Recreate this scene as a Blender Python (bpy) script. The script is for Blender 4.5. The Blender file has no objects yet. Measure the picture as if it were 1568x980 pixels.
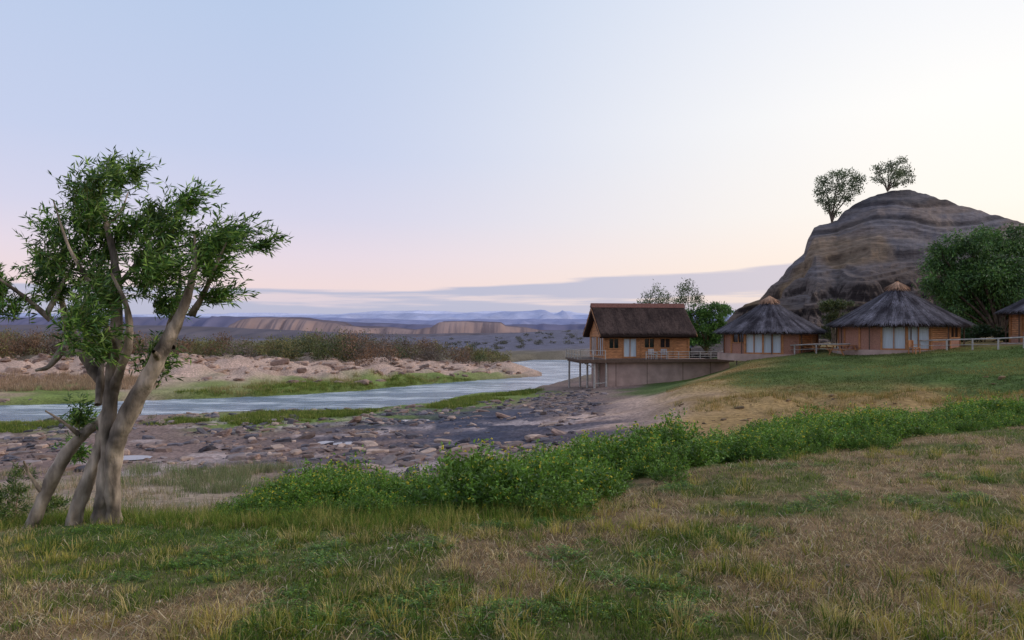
import bpy, numpy as np, math
from mathutils import Vector
rng=np.random.default_rng(7)
F=1045.33; CX=784.; HY=505.; EZ=6.5
def P(px,py,d): return np.array([(px-CX)/F*d, d, EZ-(py-HY)/F*d])
def lin(r,g,b,k=1.0):
    a=np.array([r,g,b],float)/255
    return np.where(a<=0.04045,a/12.92,((a+0.055)/1.055)**2.4)*k
def vn(x,y,seed=0):
    x=np.asarray(x,float);y=np.asarray(y,float)
    xi=np.floor(x).astype(np.int64); yi=np.floor(y).astype(np.int64)
    xf=x-xi; yf=y-yi; u=xf*xf*(3-2*xf); v=yf*yf*(3-2*yf)
    def h(a,b):
        n=(a*374761393+b*668265263+seed*974634777)&0x7fffffff
        n=((n^(n>>13))*1274126177)&0x7fffffff
        return ((n^(n>>16))&0xffff)/65535.0
    return (h(xi,yi)*(1-u)+h(xi+1,yi)*u)*(1-v)+(h(xi,yi+1)*(1-u)+h(xi+1,yi+1)*u)*v
def fbm(x,y,o=4,seed=0):
    s=0;a=1;t=0
    for i in range(o):
        s=s+a*vn(x*2**i+17.3*i,y*2**i-9.1*i,seed+i); t+=a; a*=0.5
    return s/t
def sst(a,b,x):
    t=np.clip((x-a)/(b-a),0,1); return t*t*(3-2*t)

scene=bpy.context.scene
# ---------------------------------------------------------------- mesh helpers
def link(o,parent=None):
    scene.collection.objects.link(o)
    if parent: o.parent=parent
    return o
def empty(name,loc=(0,0,0),rz=0):
    o=bpy.data.objects.new(name,None); o.location=loc; o.rotation_euler=(0,0,rz); o.empty_display_size=0.5
    return link(o)
def mk(name,V,Fq,mat,col=None,parent=None,smooth=False,do_link=True):
    me=bpy.data.meshes.new(name)
    V=np.ascontiguousarray(V,np.float32); Fq=np.ascontiguousarray(Fq,np.int32); n,k=Fq.shape
    me.vertices.add(len(V)); me.vertices.foreach_set('co',V.ravel())
    me.loops.add(n*k); me.loops.foreach_set('vertex_index',Fq.ravel())
    me.polygons.add(n); me.polygons.foreach_set('loop_start',np.arange(0,n*k,k,dtype=np.int32))
    me.update(calc_edges=True)
    me.polygons.foreach_set('use_smooth',np.full(n,smooth,bool))
    if col is not None:
        a=me.color_attributes.new('Col','FLOAT_COLOR','POINT')
        c=np.ones((len(V),4),np.float32); c[:,:3]=col; a.data.foreach_set('color',c.ravel())
    me.materials.append(mat)
    if not do_link: return me
    return link(bpy.data.objects.new(name,me),parent)
class MB:
    def __init__(s): s.v=[];s.f=[]
    def hexa(s,pts):
        i=len(s.v); s.v+=[tuple(p) for p in pts]
        s.f+=[(i,i+3,i+2,i+1),(i+4,i+5,i+6,i+7),(i,i+1,i+5,i+4),(i+1,i+2,i+6,i+5),(i+2,i+3,i+7,i+6),(i+3,i,i+4,i+7)]
    def box(s,x0,x1,y0,y1,z0,z1):
        s.hexa([(x0,y0,z0),(x1,y0,z0),(x1,y1,z0),(x0,y1,z0),(x0,y0,z1),(x1,y0,z1),(x1,y1,z1),(x0,y1,z1)])
    def obox(s,c,yaw,sx,sy,z0,z1):
        ca,sa=math.cos(yaw),math.sin(yaw); q=[]
        for z in (z0,z1):
            for (a,b) in ((-1,-1),(1,-1),(1,1),(-1,1)):
                x=a*sx/2;y=b*sy/2; q.append((c[0]+x*ca-y*sa,c[1]+x*sa+y*ca,z))
        s.hexa(q)
    def cyl(s,p0,p1,r0,r1,n=8):
        p0=Vector(p0);p1=Vector(p1);d=(p1-p0).normalized()
        u=d.orthogonal().normalized();w=d.cross(u);i=len(s.v)
        for p,r in ((p0,r0),(p1,r1)):
            for k in range(n):
                a=2*math.pi*k/n; s.v.append(tuple(p+u*math.cos(a)*r+w*math.sin(a)*r))
        for k in range(n):
            s.f.append((i+k,i+(k+1)%n,i+n+(k+1)%n,i+n+k))
        s.f.append(tuple(i+k for k in range(n))[::-1]); s.f.append(tuple(i+n+k for k in range(n)))
    def obj(s,name,mat,parent=None,bevel=0):
        me=bpy.data.meshes.new(name); me.from_pydata(s.v,[],s.f); me.materials.append(mat); me.update()
        o=link(bpy.data.objects.new(name,me),parent)
        return o
def catmull(pts,n=6):
    pts=np.array(pts,float); q=np.vstack([2*pts[0]-pts[1],pts,2*pts[-1]-pts[-2]]); out=[]
    for i in range(1,len(q)-2):
        for t in np.linspace(0,1,n,endpoint=False):
            a,b,c,d=q[i-1],q[i],q[i+1],q[i+2]
            out.append(0.5*((2*b)+(-a+c)*t+(2*a-5*b+4*c-d)*t*t+(-a+3*b-3*c+d)*t**3))
    out.append(q[-2]); return np.array(out)
def tubes(name,branches,mat,col,parent=None,sides=10,sub=6,rough=0.08,contrast=.8):
    VV=[];FF=[];off=0
    for bi,b in enumerate(branches):
        c=catmull(b,sub); m=len(c)
        for i in range(m):
            p=c[i,:3]; r=max(c[i,3],0.002)
            t=c[min(i+1,m-1),:3]-c[max(i-1,0),:3]; t=t/(np.linalg.norm(t)+1e-9)
            u=np.cross(t,[0.3,1,0.1]); u/=np.linalg.norm(u); w=np.cross(t,u)
            a=np.arange(sides)*2*np.pi/sides
            rr=r*(1+rough*2*(vn(a*1.7+bi*9,np.full(sides,i*0.55),5)-0.5)+rough*(vn(a*0.8+bi*5,np.full(sides,i*0.2),8)-0.5)*2)
            VV.append(p+np.outer(np.cos(a)*rr,u)+np.outer(np.sin(a)*rr,w))
        for i in range(m-1):
            for k in range(sides):
                FF.append((off+i*sides+k,off+i*sides+(k+1)%sides,off+(i+1)*sides+(k+1)%sides,off+(i+1)*sides+k))
        off+=m*sides
    V=np.vstack(VV)
    nse=fbm(V[:,0]*5+V[:,1]*4,V[:,2]*4,3,3)[:,None]
    return mk(name,V,np.array(FF),mat,col*np.clip(1-contrast/2+contrast*nse,.15,2),parent,True)
def unit(v): return v/(np.linalg.norm(v,axis=1,keepdims=True)+1e-9)
def leaves(c,d,L,W,roll):
    n=len(c); r=unit(rng.normal(size=(n,3))) if roll is None else roll
    s=unit(np.cross(d,r)); nn=np.cross(s,d)
    L=np.broadcast_to(L,(n,))[:,None]; W=np.broadcast_to(W,(n,))[:,None]
    V=np.empty((n,4,3)); V[:,0]=c; V[:,1]=c+d*L*.45+s*W*.5+nn*W*.12; V[:,2]=c+d*L; V[:,3]=c+d*L*.45-s*W*.5+nn*W*.12
    return V.reshape(-1,3),np.arange(4*n).reshape(n,4)
def blades(b,h,w,az,lean,col,name,mat,parent=None):
    n=len(b); h=h[:,None]; D=np.stack([np.cos(az),np.sin(az)],1)
    ya=rng.uniform(0,np.pi,n); S=np.stack([np.cos(ya),np.sin(ya),np.zeros(n)],1)*w[:,None]*.5
    def at(f,l): 
        l=l[:,None]; return b+np.concatenate([D*np.sin(l),np.cos(l)],1)*h*f
    m=at(.55,lean*.6); t=at(1.,lean)
    V=np.stack([b-S,b+S,m-S*.8,m+S*.8,t-S*.12,t+S*.12],1).reshape(-1,3)
    i=np.arange(n)[:,None]*6
    Fq=np.concatenate([i+np.array([[0,1,3,2]]),i+np.array([[2,3,5,4]])],0)
    return mk(name,V,Fq,mat,np.repeat(col,6,0),parent)

# ---------------------------------------------------------------- materials
def newmat(name):
    m=bpy.data.materials.new(name); m.use_nodes=True; nt=m.node_tree; nt.nodes.clear()
    out=nt.nodes.new('ShaderNodeOutputMaterial'); return m,nt,out
def N(nt,t,**k):
    n=nt.nodes.new(t)
    for a,b in k.items(): setattr(n,a,b)
    return n
def attrmat(name,rough=.8,var=.4,scale=8,bump=0,bscale=20,transl=0,spec=.2,stretch=None):
    m,nt,out=newmat(name); L=nt.links
    at=N(nt,'ShaderNodeAttribute',attribute_name='Col')
    tc=N(nt,'ShaderNodeTexCoord'); mp=N(nt,'ShaderNodeMapping'); L.new(tc.outputs['Object'],mp.inputs[0])
    if stretch: mp.inputs['Scale'].default_value=stretch
    no=N(nt,'ShaderNodeTexNoise'); no.inputs['Scale'].default_value=scale; no.inputs['Detail'].default_value=8; L.new(mp.outputs[0],no.inputs[0])
    mr=N(nt,'ShaderNodeMapRange'); mr.inputs[1].default_value=.3; mr.inputs[2].default_value=.7; mr.inputs[3].default_value=1-var; mr.inputs[4].default_value=1+var
    L.new(no.outputs[0],mr.inputs[0])
    mx=N(nt,'ShaderNodeVectorMath',operation='SCALE'); L.new(at.outputs['Color'],mx.inputs[0]); L.new(mr.outputs[0],mx.inputs['Scale'])
    bs=N(nt,'ShaderNodeBsdfPrincipled'); bs.inputs['Roughness'].default_value=rough; bs.inputs['Specular IOR Level'].default_value=spec
    L.new(mx.outputs[0],bs.inputs['Base Color'])
    if bump:
        n2=N(nt,'ShaderNodeTexNoise'); n2.inputs['Scale'].default_value=bscale; n2.inputs['Detail'].default_value=9; n2.inputs['Roughness'].default_value=.65
        L.new(mp.outputs[0],n2.inputs[0])
        bp=N(nt,'ShaderNodeBump'); bp.inputs['Distance'].default_value=bump; bp.inputs['Strength'].default_value=.9; L.new(n2.outputs[0],bp.inputs['Height']); L.new(bp.outputs[0],bs.inputs['Normal'])
    if transl:
        tr=N(nt,'ShaderNodeBsdfTranslucent'); L.new(mx.outputs[0],tr.inputs[0])
        ms=N(nt,'ShaderNodeMixShader'); ms.inputs[0].default_value=transl; L.new(bs.outputs[0],ms.inputs[1]); L.new(tr.outputs[0],ms.inputs[2]); L.new(ms.outputs[0],out.inputs[0])
    else: L.new(bs.outputs[0],out.inputs[0])
    return m
def plain(name,c,rough=.7,var=.25,scale=6,stretch=(1,1,1),bump=.01,bscale=None,spec=.3,wave=None,metal=0):
    m,nt,out=newmat(name); L=nt.links
    tc=N(nt,'ShaderNodeTexCoord'); mp=N(nt,'ShaderNodeMapping'); L.new(tc.outputs['Object'],mp.inputs[0]); mp.inputs['Scale'].default_value=stretch
    no=N(nt,'ShaderNodeTexNoise'); no.inputs['Scale'].default_value=scale; no.inputs['Detail'].default_value=7; L.new(mp.outputs[0],no.inputs[0])
    cr=N(nt,'ShaderNodeValToRGB'); cr.color_ramp.elements[0].position=.3; cr.color_ramp.elements[1].position=.7
    c=np.array(c); cr.color_ramp.elements[0].color=(*(c*(1-var)),1); cr.color_ramp.elements[1].color=(*np.minimum(c*(1+var),1),1)
    L.new(no.outputs[0],cr.inputs[0])
    bs=N(nt,'ShaderNodeBsdfPrincipled'); bs.inputs['Roughness'].default_value=rough; bs.inputs['Specular IOR Level'].default_value=spec
    src=cr.outputs[0]; hgt=no.outputs[0]
    if wave:
        wv=N(nt,'ShaderNodeTexWave',bands_direction=wave[0]); wv.inputs['Scale'].default_value=wave[1]; wv.inputs['Distortion'].default_value=.3
        L.new(tc.outputs['Object'],wv.inputs[0])
        mr=N(nt,'ShaderNodeMapRange'); mr.inputs[1].default_value=0; mr.inputs[2].default_value=.25; mr.inputs[3].default_value=.35; mr.inputs[4].default_value=1
        L.new(wv.outputs['Fac'],mr.inputs[0])
        mx=N(nt,'ShaderNodeVectorMath',operation='SCALE'); L.new(src,mx.inputs[0]); L.new(mr.outputs[0],mx.inputs['Scale']); src=mx.outputs[0]; hgt=mr.outputs[0]
    L.new(src,bs.inputs['Base Color'])
    bp=N(nt,'ShaderNodeBump'); bp.inputs['Distance'].default_value=bump; L.new(hgt,bp.inputs['Height']); L.new(bp.outputs[0],bs.inputs['Normal'])
    L.new(bs.outputs[0],out.inputs[0]); return m
M_ground=attrmat('ground_soil',.95,.38,5,.07,7,spec=.1)
M_hill=attrmat('hill_rock',.95,.28,.9,.35,1.1,spec=.1,stretch=(1,1,4))
M_far=attrmat('far_rock_hazed',1,.10,.02,0,spec=0)  # rock for far ridges; distance haze is painted into its vertex colours
M_leaf=attrmat('leaf',.42,.25,3,0,transl=.35,spec=.45)
M_grass=attrmat('grass_blade',.7,.2,3,0,transl=.3,spec=.15)
M_bark=attrmat('bark',.9,.6,7,.05,9,stretch=(1,1,.35),spec=.15)
M_rock=attrmat('rock',.8,.3,4,.03,9,spec=.3)
M_straw=attrmat('thatch_straw',.9,.25,4,0,spec=.1)
M_thatch=plain('thatch_base',lin(60,48,44),.95,.4,12,(1,1,1),.03,spec=.05)
M_wood=plain('orange_timber',lin(190,130,86),.6,.42,2.2,(1,1,6),.012,wave=('Z',2.2))
M_trim=plain('timber_trim',lin(172,118,76),.6,.25,5,bump=.003)
M_grey=plain('weathered_timber',lin(172,164,156),.8,.3,6,bump=.004)
M_darkw=plain('dark_timber',lin(96,76,64),.8,.3,6,bump=.004)
M_conc=plain('pinkish_plaster',lin(178,150,138),.9,.22,1.2,(1,1,1),.01)
M_brick=plain('brick_red',lin(178,130,110),.9,.28,9,(1,1,3),.01,wave=('Z',4))
M_glass=plain('window_glass',lin(30,35,40),.06,.2,1,bump=0,spec=.8)
M_curt=plain('curtain_pale',lin(190,200,206),.5,.14,5,(6,6,.2),.02,spec=.6)
M_gate=plain('galvanised_metal',lin(180,180,182),.4,.1,5,bump=.001)

# ---------------------------------------------------------------- terrain controls
types={'D':lin(122,100,74),'G':lin(76,92,46),'R':lin(126,104,96),'S':lin(178,148,130),'K':lin(72,72,84),'T':lin(152,122,80),
 'M':lin(108,120,60),'B':lin(106,96,80),'H':lin(96,92,104),'W':lin(154,134,114),'N':lin(40,50,24),'Q':lin(166,136,118),'F':lin(132,130,148)}  # H and F: far ground, lightened to mauve to paint in distance haze
ctl=[# px,d,z,type
(-900,3,4.6,'D'),(2500,3,4.8,'D'),(-1500,6,4.2,'D'),(3200,6,4.9,'D'),
(0,4.2,4.59,'D'),(784,4,4.68,'D'),(1568,3.9,4.73,'D'),(784,1,4.78,'D'),(784,-2,4.8,'D'),(784,-4,4.8,'D'),
(330,9,3.96,'G'),(560,8.6,4.15,'G'),(850,8.5,4.34,'D'),(1100,10.5,4.39,'D'),(1400,14,4.29,'D'),(1568,16,4.2,'D'),(2000,20,4.3,'D'),(2600,20,4.6,'D'),
(300,6.3,4.3,'D'),(784,6.2,4.52,'D'),(1300,6.4,4.6,'D'),(0,6.5,4.2,'D'),(1250,9,4.5,'D'),(1500,10,4.55,'D'),
(150,9.5,3.82,'G'),(20,11,3.4,'W'),(-200,11,3.2,'W'),(-900,14,2.5,'W'),
(250,15.2,2.5,'W'),(60,17.6,2.2,'W'),(250,21.8,1.6,'W'),(380,21,1.7,'W'),(300,25.8,1.2,'R'),(0,26,1.2,'R'),(-500,25,1.3,'R'),
(400,12,3.2,'N'),(500,15.8,2.6,'N'),(700,15,2.95,'N'),(900,15.5,3.2,'N'),(1200,17,3.65,'N'),(1400,20,3.75,'N'),(1568,20,3.9,'N'),(1900,25,4.0,'N'),
(450,24,1.35,'R'),(600,29,1.0,'R'),(750,28,1.4,'R'),(900,29.8,1.8,'R'),(1100,28.8,2.4,'T'),(1300,29,2.75,'T'),(1568,24,3.4,'G'),(1900,30,4.0,'G'),
(100,32,.8,'R'),(-400,34,.7,'R'),(300,34,.7,'R'),(450,34,.7,'R'),(600,36,.7,'R'),(700,35,.8,'K'),(780,38,.8,'K'),(850,36,1.2,'R'),(700,43,.55,'K'),(790,47,.6,'K'),(620,43,.45,'K'),
(480,40,.5,'R'),(0,42,.35,'R'),(250,41,.4,'R'),(430,46,.3,'M'),(480,45,.3,'M'),(380,45,.3,'M'),(60,45,.25,'M'),(230,45,.3,'R'),(550,50,.25,'M'),(700,58,.3,'M'),(760,60,.35,'M'),(820,63,.4,'M'),
(880,50,1.0,'R'),(850,58,.6,'R'),(900,62,.9,'R'),(895,70,.6,'R'),(880,56,.9,'R'),
(950,40,1.5,'S'),(1000,36,1.8,'S'),(1020,41,2.2,'S'),(930,46,1.25,'S'),(1000,50,1.8,'G'),(1050,36,2.8,'T'),(1060,43,3.0,'T'),(1130,46,3.4,'G'),(1000,60,1.4,'G'),
(925,66,1.1,'R'),(1060,64,1.5,'G'),(1125,64,2.3,'G'),(1110,52,3.3,'T'),(1145,57,4.0,'G'),(1200,56,4.35,'G'),(1300,53,4.6,'G'),(1430,49,4.95,'G'),(1568,46,5.25,'G'),(1750,43,5.4,'G'),(2300,40,5.6,'G'),
(1240,46,3.8,'G'),(1400,40,4.0,'G'),(1568,37,4.25,'G'),(1300,38,3.4,'G'),(1568,32,3.75,'G'),(1400,32,3.2,'T'),(1200,36,2.8,'T'),(1568,28,3.55,'T'),(1300,34,3.05,'T'),(1100,37,2.75,'T'),(2000,33,4.1,'G'),(1180,42,3.45,'G'),
(1179,60,4.5,'T'),(1179,67,4.6,'T'),(1375,54,5.05,'T'),(1375,62,5.3,'T'),(1640,52,5.45,'T'),(2200,52,5.8,'T'),(1300,80,5.2,'B'),(1900,80,6,'B'),
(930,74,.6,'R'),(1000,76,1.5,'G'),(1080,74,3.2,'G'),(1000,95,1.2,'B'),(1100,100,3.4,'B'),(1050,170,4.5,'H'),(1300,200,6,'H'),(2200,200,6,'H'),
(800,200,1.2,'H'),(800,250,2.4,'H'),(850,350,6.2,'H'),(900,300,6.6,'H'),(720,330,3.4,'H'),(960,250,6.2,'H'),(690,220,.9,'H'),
(100,66,.6,'M'),(300,68,.6,'M'),(450,70,.6,'M'),(600,78,.5,'M'),(700,87,.4,'M'),(-400,66,.6,'M'),(250,70,.8,'S'),
(0,78,1.2,'S'),(200,80,1.3,'S'),(400,78,1.1,'S'),(560,88,1.1,'S'),(680,98,.8,'S'),(780,108,.35,'S'),(0,70,.8,'Q'),(0,90,2.2,'S'),(200,92,2.2,'S'),(400,92,1.9,'S'),(600,104,1.4,'S'),(740,112,.7,'S'),(-600,85,1.8,'S'),
(100,115,1.8,'B'),(400,115,1.6,'B'),(600,130,1.2,'B'),(750,140,.8,'B'),(-700,120,2,'B'),
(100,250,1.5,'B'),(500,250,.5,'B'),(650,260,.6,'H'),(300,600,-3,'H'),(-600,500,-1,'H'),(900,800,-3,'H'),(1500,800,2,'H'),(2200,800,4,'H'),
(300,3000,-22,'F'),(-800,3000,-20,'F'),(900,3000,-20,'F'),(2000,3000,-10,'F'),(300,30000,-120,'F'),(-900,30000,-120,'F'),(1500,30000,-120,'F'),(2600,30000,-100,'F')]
O=np.array([0,-6.0])
def q(x,y):
    dx=x-O[0];dy=y-O[1]; return np.arctan2(dx,dy)*1.6, np.log(np.hypot(dx,dy)+.3)
cx=np.array([ (c[0]-CX)/F*c[1] if c[1]>0 else 0 for c in ctl]); cy=np.array([c[1] for c in ctl],float)
cz=np.array([c[2] for c in ctl],float); qa,qb=q(cx,cy)
ccol=np.array([types[c[3]] for c in ctl]); nC=len(ctl)
A=np.zeros((nC+3,nC+3)); A[:nC,:nC]=np.hypot(qa[:,None]-qa,qb[:,None]-qb)-np.eye(nC)*0.01
A[:nC,nC]=1;A[:nC,nC+1]=qa;A[:nC,nC+2]=qb;A[nC:,:nC]=A[:nC,nC:].T
sol=np.linalg.solve(A,np.concatenate([cz,[0,0,0]]))
def U(px,py,z=0):
    d=(EZ-z)*F/(py-HY); return ((px-CX)/F*d,d)
near=[(-700,660),(-200,655),(0,650),(100,646),(230,639),(350,634),(480,631),(580,627),(650,620),(720,606),(800,600),(845,589),(880,581),(905,577),(960,571),(1100,563)]
farb=[(1200,552),(900,551),(820,551),(782,555),(790,562),(832,571),(830,576),(700,585),(590,594),(560,598),(400,607),(230,613),(100,618),(0,621),(-200,622),(-700,624)]
RP=np.array([U(*p) for p in near+farb])
def sdist(x,y):
    d=np.full(x.shape,1e9); ins=np.zeros(x.shape,bool); n=len(RP)
    for i in range(n):
        a=RP[i];b=RP[(i+1)%n]; ex,ey=b-a; wx=x-a[0];wy=y-a[1]
        t=np.clip((wx*ex+wy*ey)/(ex*ex+ey*ey),0,1); d=np.minimum(d,np.hypot(wx-ex*t,wy-ey*t))
        c=(a[1]>y)!=(b[1]>y); ins^= c&(x<(b[0]-a[0])*(y-a[1])/(b[1]-a[1]+1e-12)+a[0])
    return np.where(ins,-d,d)
PUD=[]
def pudq(X,Y,p): return np.hypot((X-p[0])/p[2],(Y-p[1])/p[3])+(fbm(X*.7+p[0],Y*.7,3,301)-.5)*1.1
def terr(x,y,color=False):
    x=np.asarray(x,float);y=np.asarray(y,float); Z=np.empty(x.shape);C=np.empty(x.shape+(3,)) if color else None
    for s in range(0,len(x),20000):
        X=x[s:s+20000];Y=y[s:s+20000]; a,b=q(X,Y); D=np.hypot(a[:,None]-qa,b[:,None]-qb)
        z=D@sol[:nC]+sol[nC]+sol[nC+1]*a+sol[nC+2]*b
        r=np.hypot(X,Y); 
        am=np.interp(r,[0,5,12,30,60,100,400,3000],[.04,.08,.14,.20,.14,.3,.8,6])
        z=z+(fbm(X*.45,Y*.45,4,1)-.5)*am*(r<150)+(fbm(X*.02,Y*.02,5,2)-.5)*am*2*(r>=150)*np.clip((r-150)/200,0,1)
        mm=sst(72,82,Y)*(1-sst(104,122,Y))*(1-sst(0,12,X))
        z=z+mm*(np.abs(fbm(X*.16,Y*.22,4,9)-.5)*5.0-.5)
        eb=sst(28,31,Y)*(1-sst(35,38,Y))*sst(9,12,X); z=z+eb*(fbm(X*.6,Y*.6,4,12)-.5)*.8
        rb=sst(24,30,Y)*(1-sst(46,52,Y))*(1-sst(4,8,X)); k_=(X*.35+Y*.9+3*fbm(X*.15,Y*.15,3,14))/1.6; z=z+rb*(sst(.0,.85,k_-np.floor(k_))-.5)*.18
        wp=0
        for p in PUD:
            w_=1-sst(.75,1.25,pudq(X,Y,p)); z=z*(1-w_)+(p[4]-.07)*w_; wp=np.maximum(wp,w_)
        sd=sdist(X,Y)+(fbm(X*.3,Y*.3,3,4)-.5)*1.6
        nearr=r<210
        zo=np.maximum(np.minimum(z,.05+.35*np.maximum(sd,0)),.03+.012*np.clip(sd,0,5))
        zi=-.1-np.clip(-sd,0,4)*.2
        Z[s:s+20000]=np.where(nearr,np.where(sd>0,np.where(sd<30,zo,z),zi),z)
        if color:
            ja=a+(fbm(X/(r+3)*18,np.log(r+3)*18,4,21)-.5)*.16; jb=b+(fbm(X/(r+3)*18+50,np.log(r+3)*18,4,23)-.5)*.16
            D2=np.hypot(ja[:,None]-qa,jb[:,None]-qb); w=1/(D2**5+1e-6); c=(w@ccol)/w.sum(1,keepdims=True)
            n1=fbm(X*.5,Y*.9,5,31)
            c=c*(.6+.8*n1)[:,None]
            gp=sst(.46,.60,fbm(X*.8,Y*.8,4,41))*(Y<18)
            c=c*(1-.6*gp[:,None])+.6*gp[:,None]*lin(74,88,42)
            pb=sst(.58,.67,fbm(X*.3+3,Y*.5,5,51))*sst(14,18,Y)*(1-sst(45,55,Y))*(1-sst(3,7,X))
            c=c*(1-.65*pb[:,None])+.65*pb[:,None]*lin(180,160,154)
            db=sst(.44,.60,fbm(X*.25+13,Y*.6,4,53))*sst(24,30,Y)*(1-sst(50,58,Y))*(1-sst(5,9,X))*sst(-16,-9,X)
            c=c*(1-.75*db[:,None])+.75*db[:,None]*lin(66,66,78)
            wet=np.clip(1-np.abs(sd)/.8,0,1)*nearr
            wet=np.maximum(wet,wp)
            c=c*(1-.45*wet[:,None])
            C[s:s+20000]=c
    return (Z,C) if color else Z
for (a_,b_,rx_,ry_) in ((515,35.5,1.1,1.1),(640,47,1.5,1.0),(200,29.5,.8,.5)):
    x_=(a_-CX)/F*b_; PUD_z=terr(np.array([x_,x_-rx_*.7,x_+rx_*.7,x_,x_]),np.array([b_,b_,b_,b_-ry_*.7,b_+ry_*.7])).min()
    PUD.append((x_,b_,rx_,ry_,PUD_z))
nr,na=760,720
rr=1.5*np.exp(np.linspace(0,math.log(36000/1.5),nr)); th=np.linspace(-1.25,1.25,na)
R_,T_=np.meshgrid(rr,th,indexing='ij'); X=(O[0]+R_*np.sin(T_)).ravel(); Y=(O[1]+R_*np.cos(T_)).ravel()
Z,C=terr(X,Y,True)
i=np.arange(nr-1)[:,None]*na+np.arange(na-1)[None]; Fq=np.stack([i,i+1,i+na+1,i+na],-1).reshape(-1,4)[:,::-1]
mk('ground',np.stack([X,Y,Z],1),Fq,M_ground,C*1.2,None,True)

# ---------------------------------------------------------------- water
m,nt,out=newmat('river_water'); L=nt.links
tc=N(nt,'ShaderNodeTexCoord'); mp=N(nt,'ShaderNodeMapping'); mp.inputs['Scale'].default_value=(.35,1.3,1); L.new(tc.outputs['Object'],mp.inputs[0])
n1=N(nt,'ShaderNodeTexNoise'); n1.inputs['Scale'].default_value=1.0; n1.inputs['Detail'].default_value=8; n1.inputs['Roughness'].default_value=.66; L.new(mp.outputs[0],n1.inputs[0])
n2=N(nt,'ShaderNodeTexNoise'); n2.inputs['Scale'].default_value=.22; n2.inputs['Detail'].default_value=4; L.new(mp.outputs[0],n2.inputs[0])
ad=N(nt,'ShaderNodeMath',operation='MULTIPLY'); L.new(n1.outputs[0],ad.inputs[0]); L.new(n2.outputs[0],ad.inputs[1])
bp=N(nt,'ShaderNodeBump'); bp.inputs['Distance'].default_value=.8; bp.inputs['Strength'].default_value=1; L.new(ad.outputs[0],bp.inputs['Height'])
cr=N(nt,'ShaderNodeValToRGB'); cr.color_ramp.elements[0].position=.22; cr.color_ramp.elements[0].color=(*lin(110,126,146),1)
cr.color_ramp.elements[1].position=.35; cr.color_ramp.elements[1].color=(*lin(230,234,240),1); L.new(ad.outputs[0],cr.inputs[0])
bs=N(nt,'ShaderNodeBsdfPrincipled'); bs.inputs['Roughness'].default_value=.16; bs.inputs['IOR'].default_value=1.33; bs.inputs['Specular IOR Level'].default_value=.8
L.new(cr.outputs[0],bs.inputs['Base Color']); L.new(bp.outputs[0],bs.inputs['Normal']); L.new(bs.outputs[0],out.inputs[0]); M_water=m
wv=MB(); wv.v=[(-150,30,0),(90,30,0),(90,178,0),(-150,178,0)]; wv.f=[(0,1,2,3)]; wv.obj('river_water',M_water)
M_pud=plain('puddle_water',lin(110,108,116),.08,.05,1,bump=0,spec=.6)
for p in PUD:
    m_=MB(); k_=28; m_.v=[(p[0]+p[2]*1.15*math.cos(2*math.pi*j/k_),p[1]+p[3]*1.15*math.sin(2*math.pi*j/k_),p[4]-.01) for j in range(k_)]; m_.f=[tuple(range(k_))]; m_.obj('puddle',M_pud)

# ---------------------------------------------------------------- rocky hill
prof=np.array([(1060,512),(1100,497),(1130,472),(1160,453),(1185,432),(1213,404),(1232,386),(1238,366),(1248,348),(1262,342),(1284,336),(1296,322),(1318,308),(1345,296),(1372,290),(1402,290),(1440,303),(1500,322),(1568,340),(1700,368),(1900,400),(2200,440),(2600,500)],float)
pxs=np.concatenate([np.linspace(1060,1600,560),np.linspace(1602,2600,200)]); tt=np.concatenate([np.linspace(0,1,340),1+np.linspace(.01,1,60)])
PX,TT=np.meshgrid(pxs,tt,indexing='xy'); 
dr=112; df=78; 
Dd=np.where(TT<1,df+(dr-df)*TT,dr+45*(TT-1))
zr=EZ+(HY-np.interp(PX,prof[:,0],prof[:,1]))/F*dr
Xr=(PX-CX)/F*dr
zr=zr+(fbm(Xr*.6,Xr*0,3,61)-.5)*.6
ge=.82+.6*(fbm(PX*.007,TT*1.2,3,62)-.5)
g=np.where(TT<=1,np.clip(TT,0,1)**ge,1-np.clip(TT-1,0,1)**1.4)
zb=3.0
Zh=zb+(zr-zb)*g
Xh=(PX-CX)/F*Dd+(fbm(PX*.02,TT*6,3,66)-.5)*1.0*(TT>.02); Yh=Dd
fade=sst(0,.05,TT)*(1-sst(.86,1.0,TT))
rel=sst(9,18,Zh)
Zh=Zh+(fbm(Xh*.10,Yh*.14,4,63)-.5)*4.0*fade+(fbm(Xh*.9,Yh*.9,4,64)-.5)*(.9-.6*rel)*fade
hs=Zh-.10*Xh+(fbm(Xh*.06,Yh*.06,3,65)-.5)*5
low=1-sst(11,19,Zh+ (fbm(Xh*.08,Yh*.08,3,67)-.5)*7)
def terrace(h,s,hard=.72):
    k=h/s; f=k-np.floor(k); return s*(np.floor(k)+sst(hard,1.0,f))
dz=(terrace(hs,3.1,.6)-hs)*(.2+.65*low)+(terrace(hs+.7,1.15)-hs-.7)*(.2+.4*low)
Zh=Zh+dz*sst(0,.05,TT)*(1-.7*sst(.93,1.0,TT))
slope=np.abs(np.gradient(Zh)[0])/(np.abs(np.gradient(Yh)[0])+1e-6)
band=vn(hs*.75,hs*0+3,71); band2=vn(hs*2.4,hs*0+7,72); pt=fbm(Xh*.12,hs*.35,4,73)
cu=lin(110,103,104); cm=lin(124,106,92); cl=lin(96,80,70); dk=lin(38,32,32)
w=sst(.45,.65,pt)[...,None]
Ch=cu*(1-w*.5)+cm*w*.5
Ch=Ch*(1-low[...,None]*.75)+(cl*(.6+.8*band[...,None]))*low[...,None]*.75
tan=sst(.48,.62,fbm(Xh*.1+4,Yh*.1,3,75))*sst(8,11,Zh)*(1-sst(19,23,Zh)); tan=tan*(1-sst(54,62,Xh))
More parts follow.
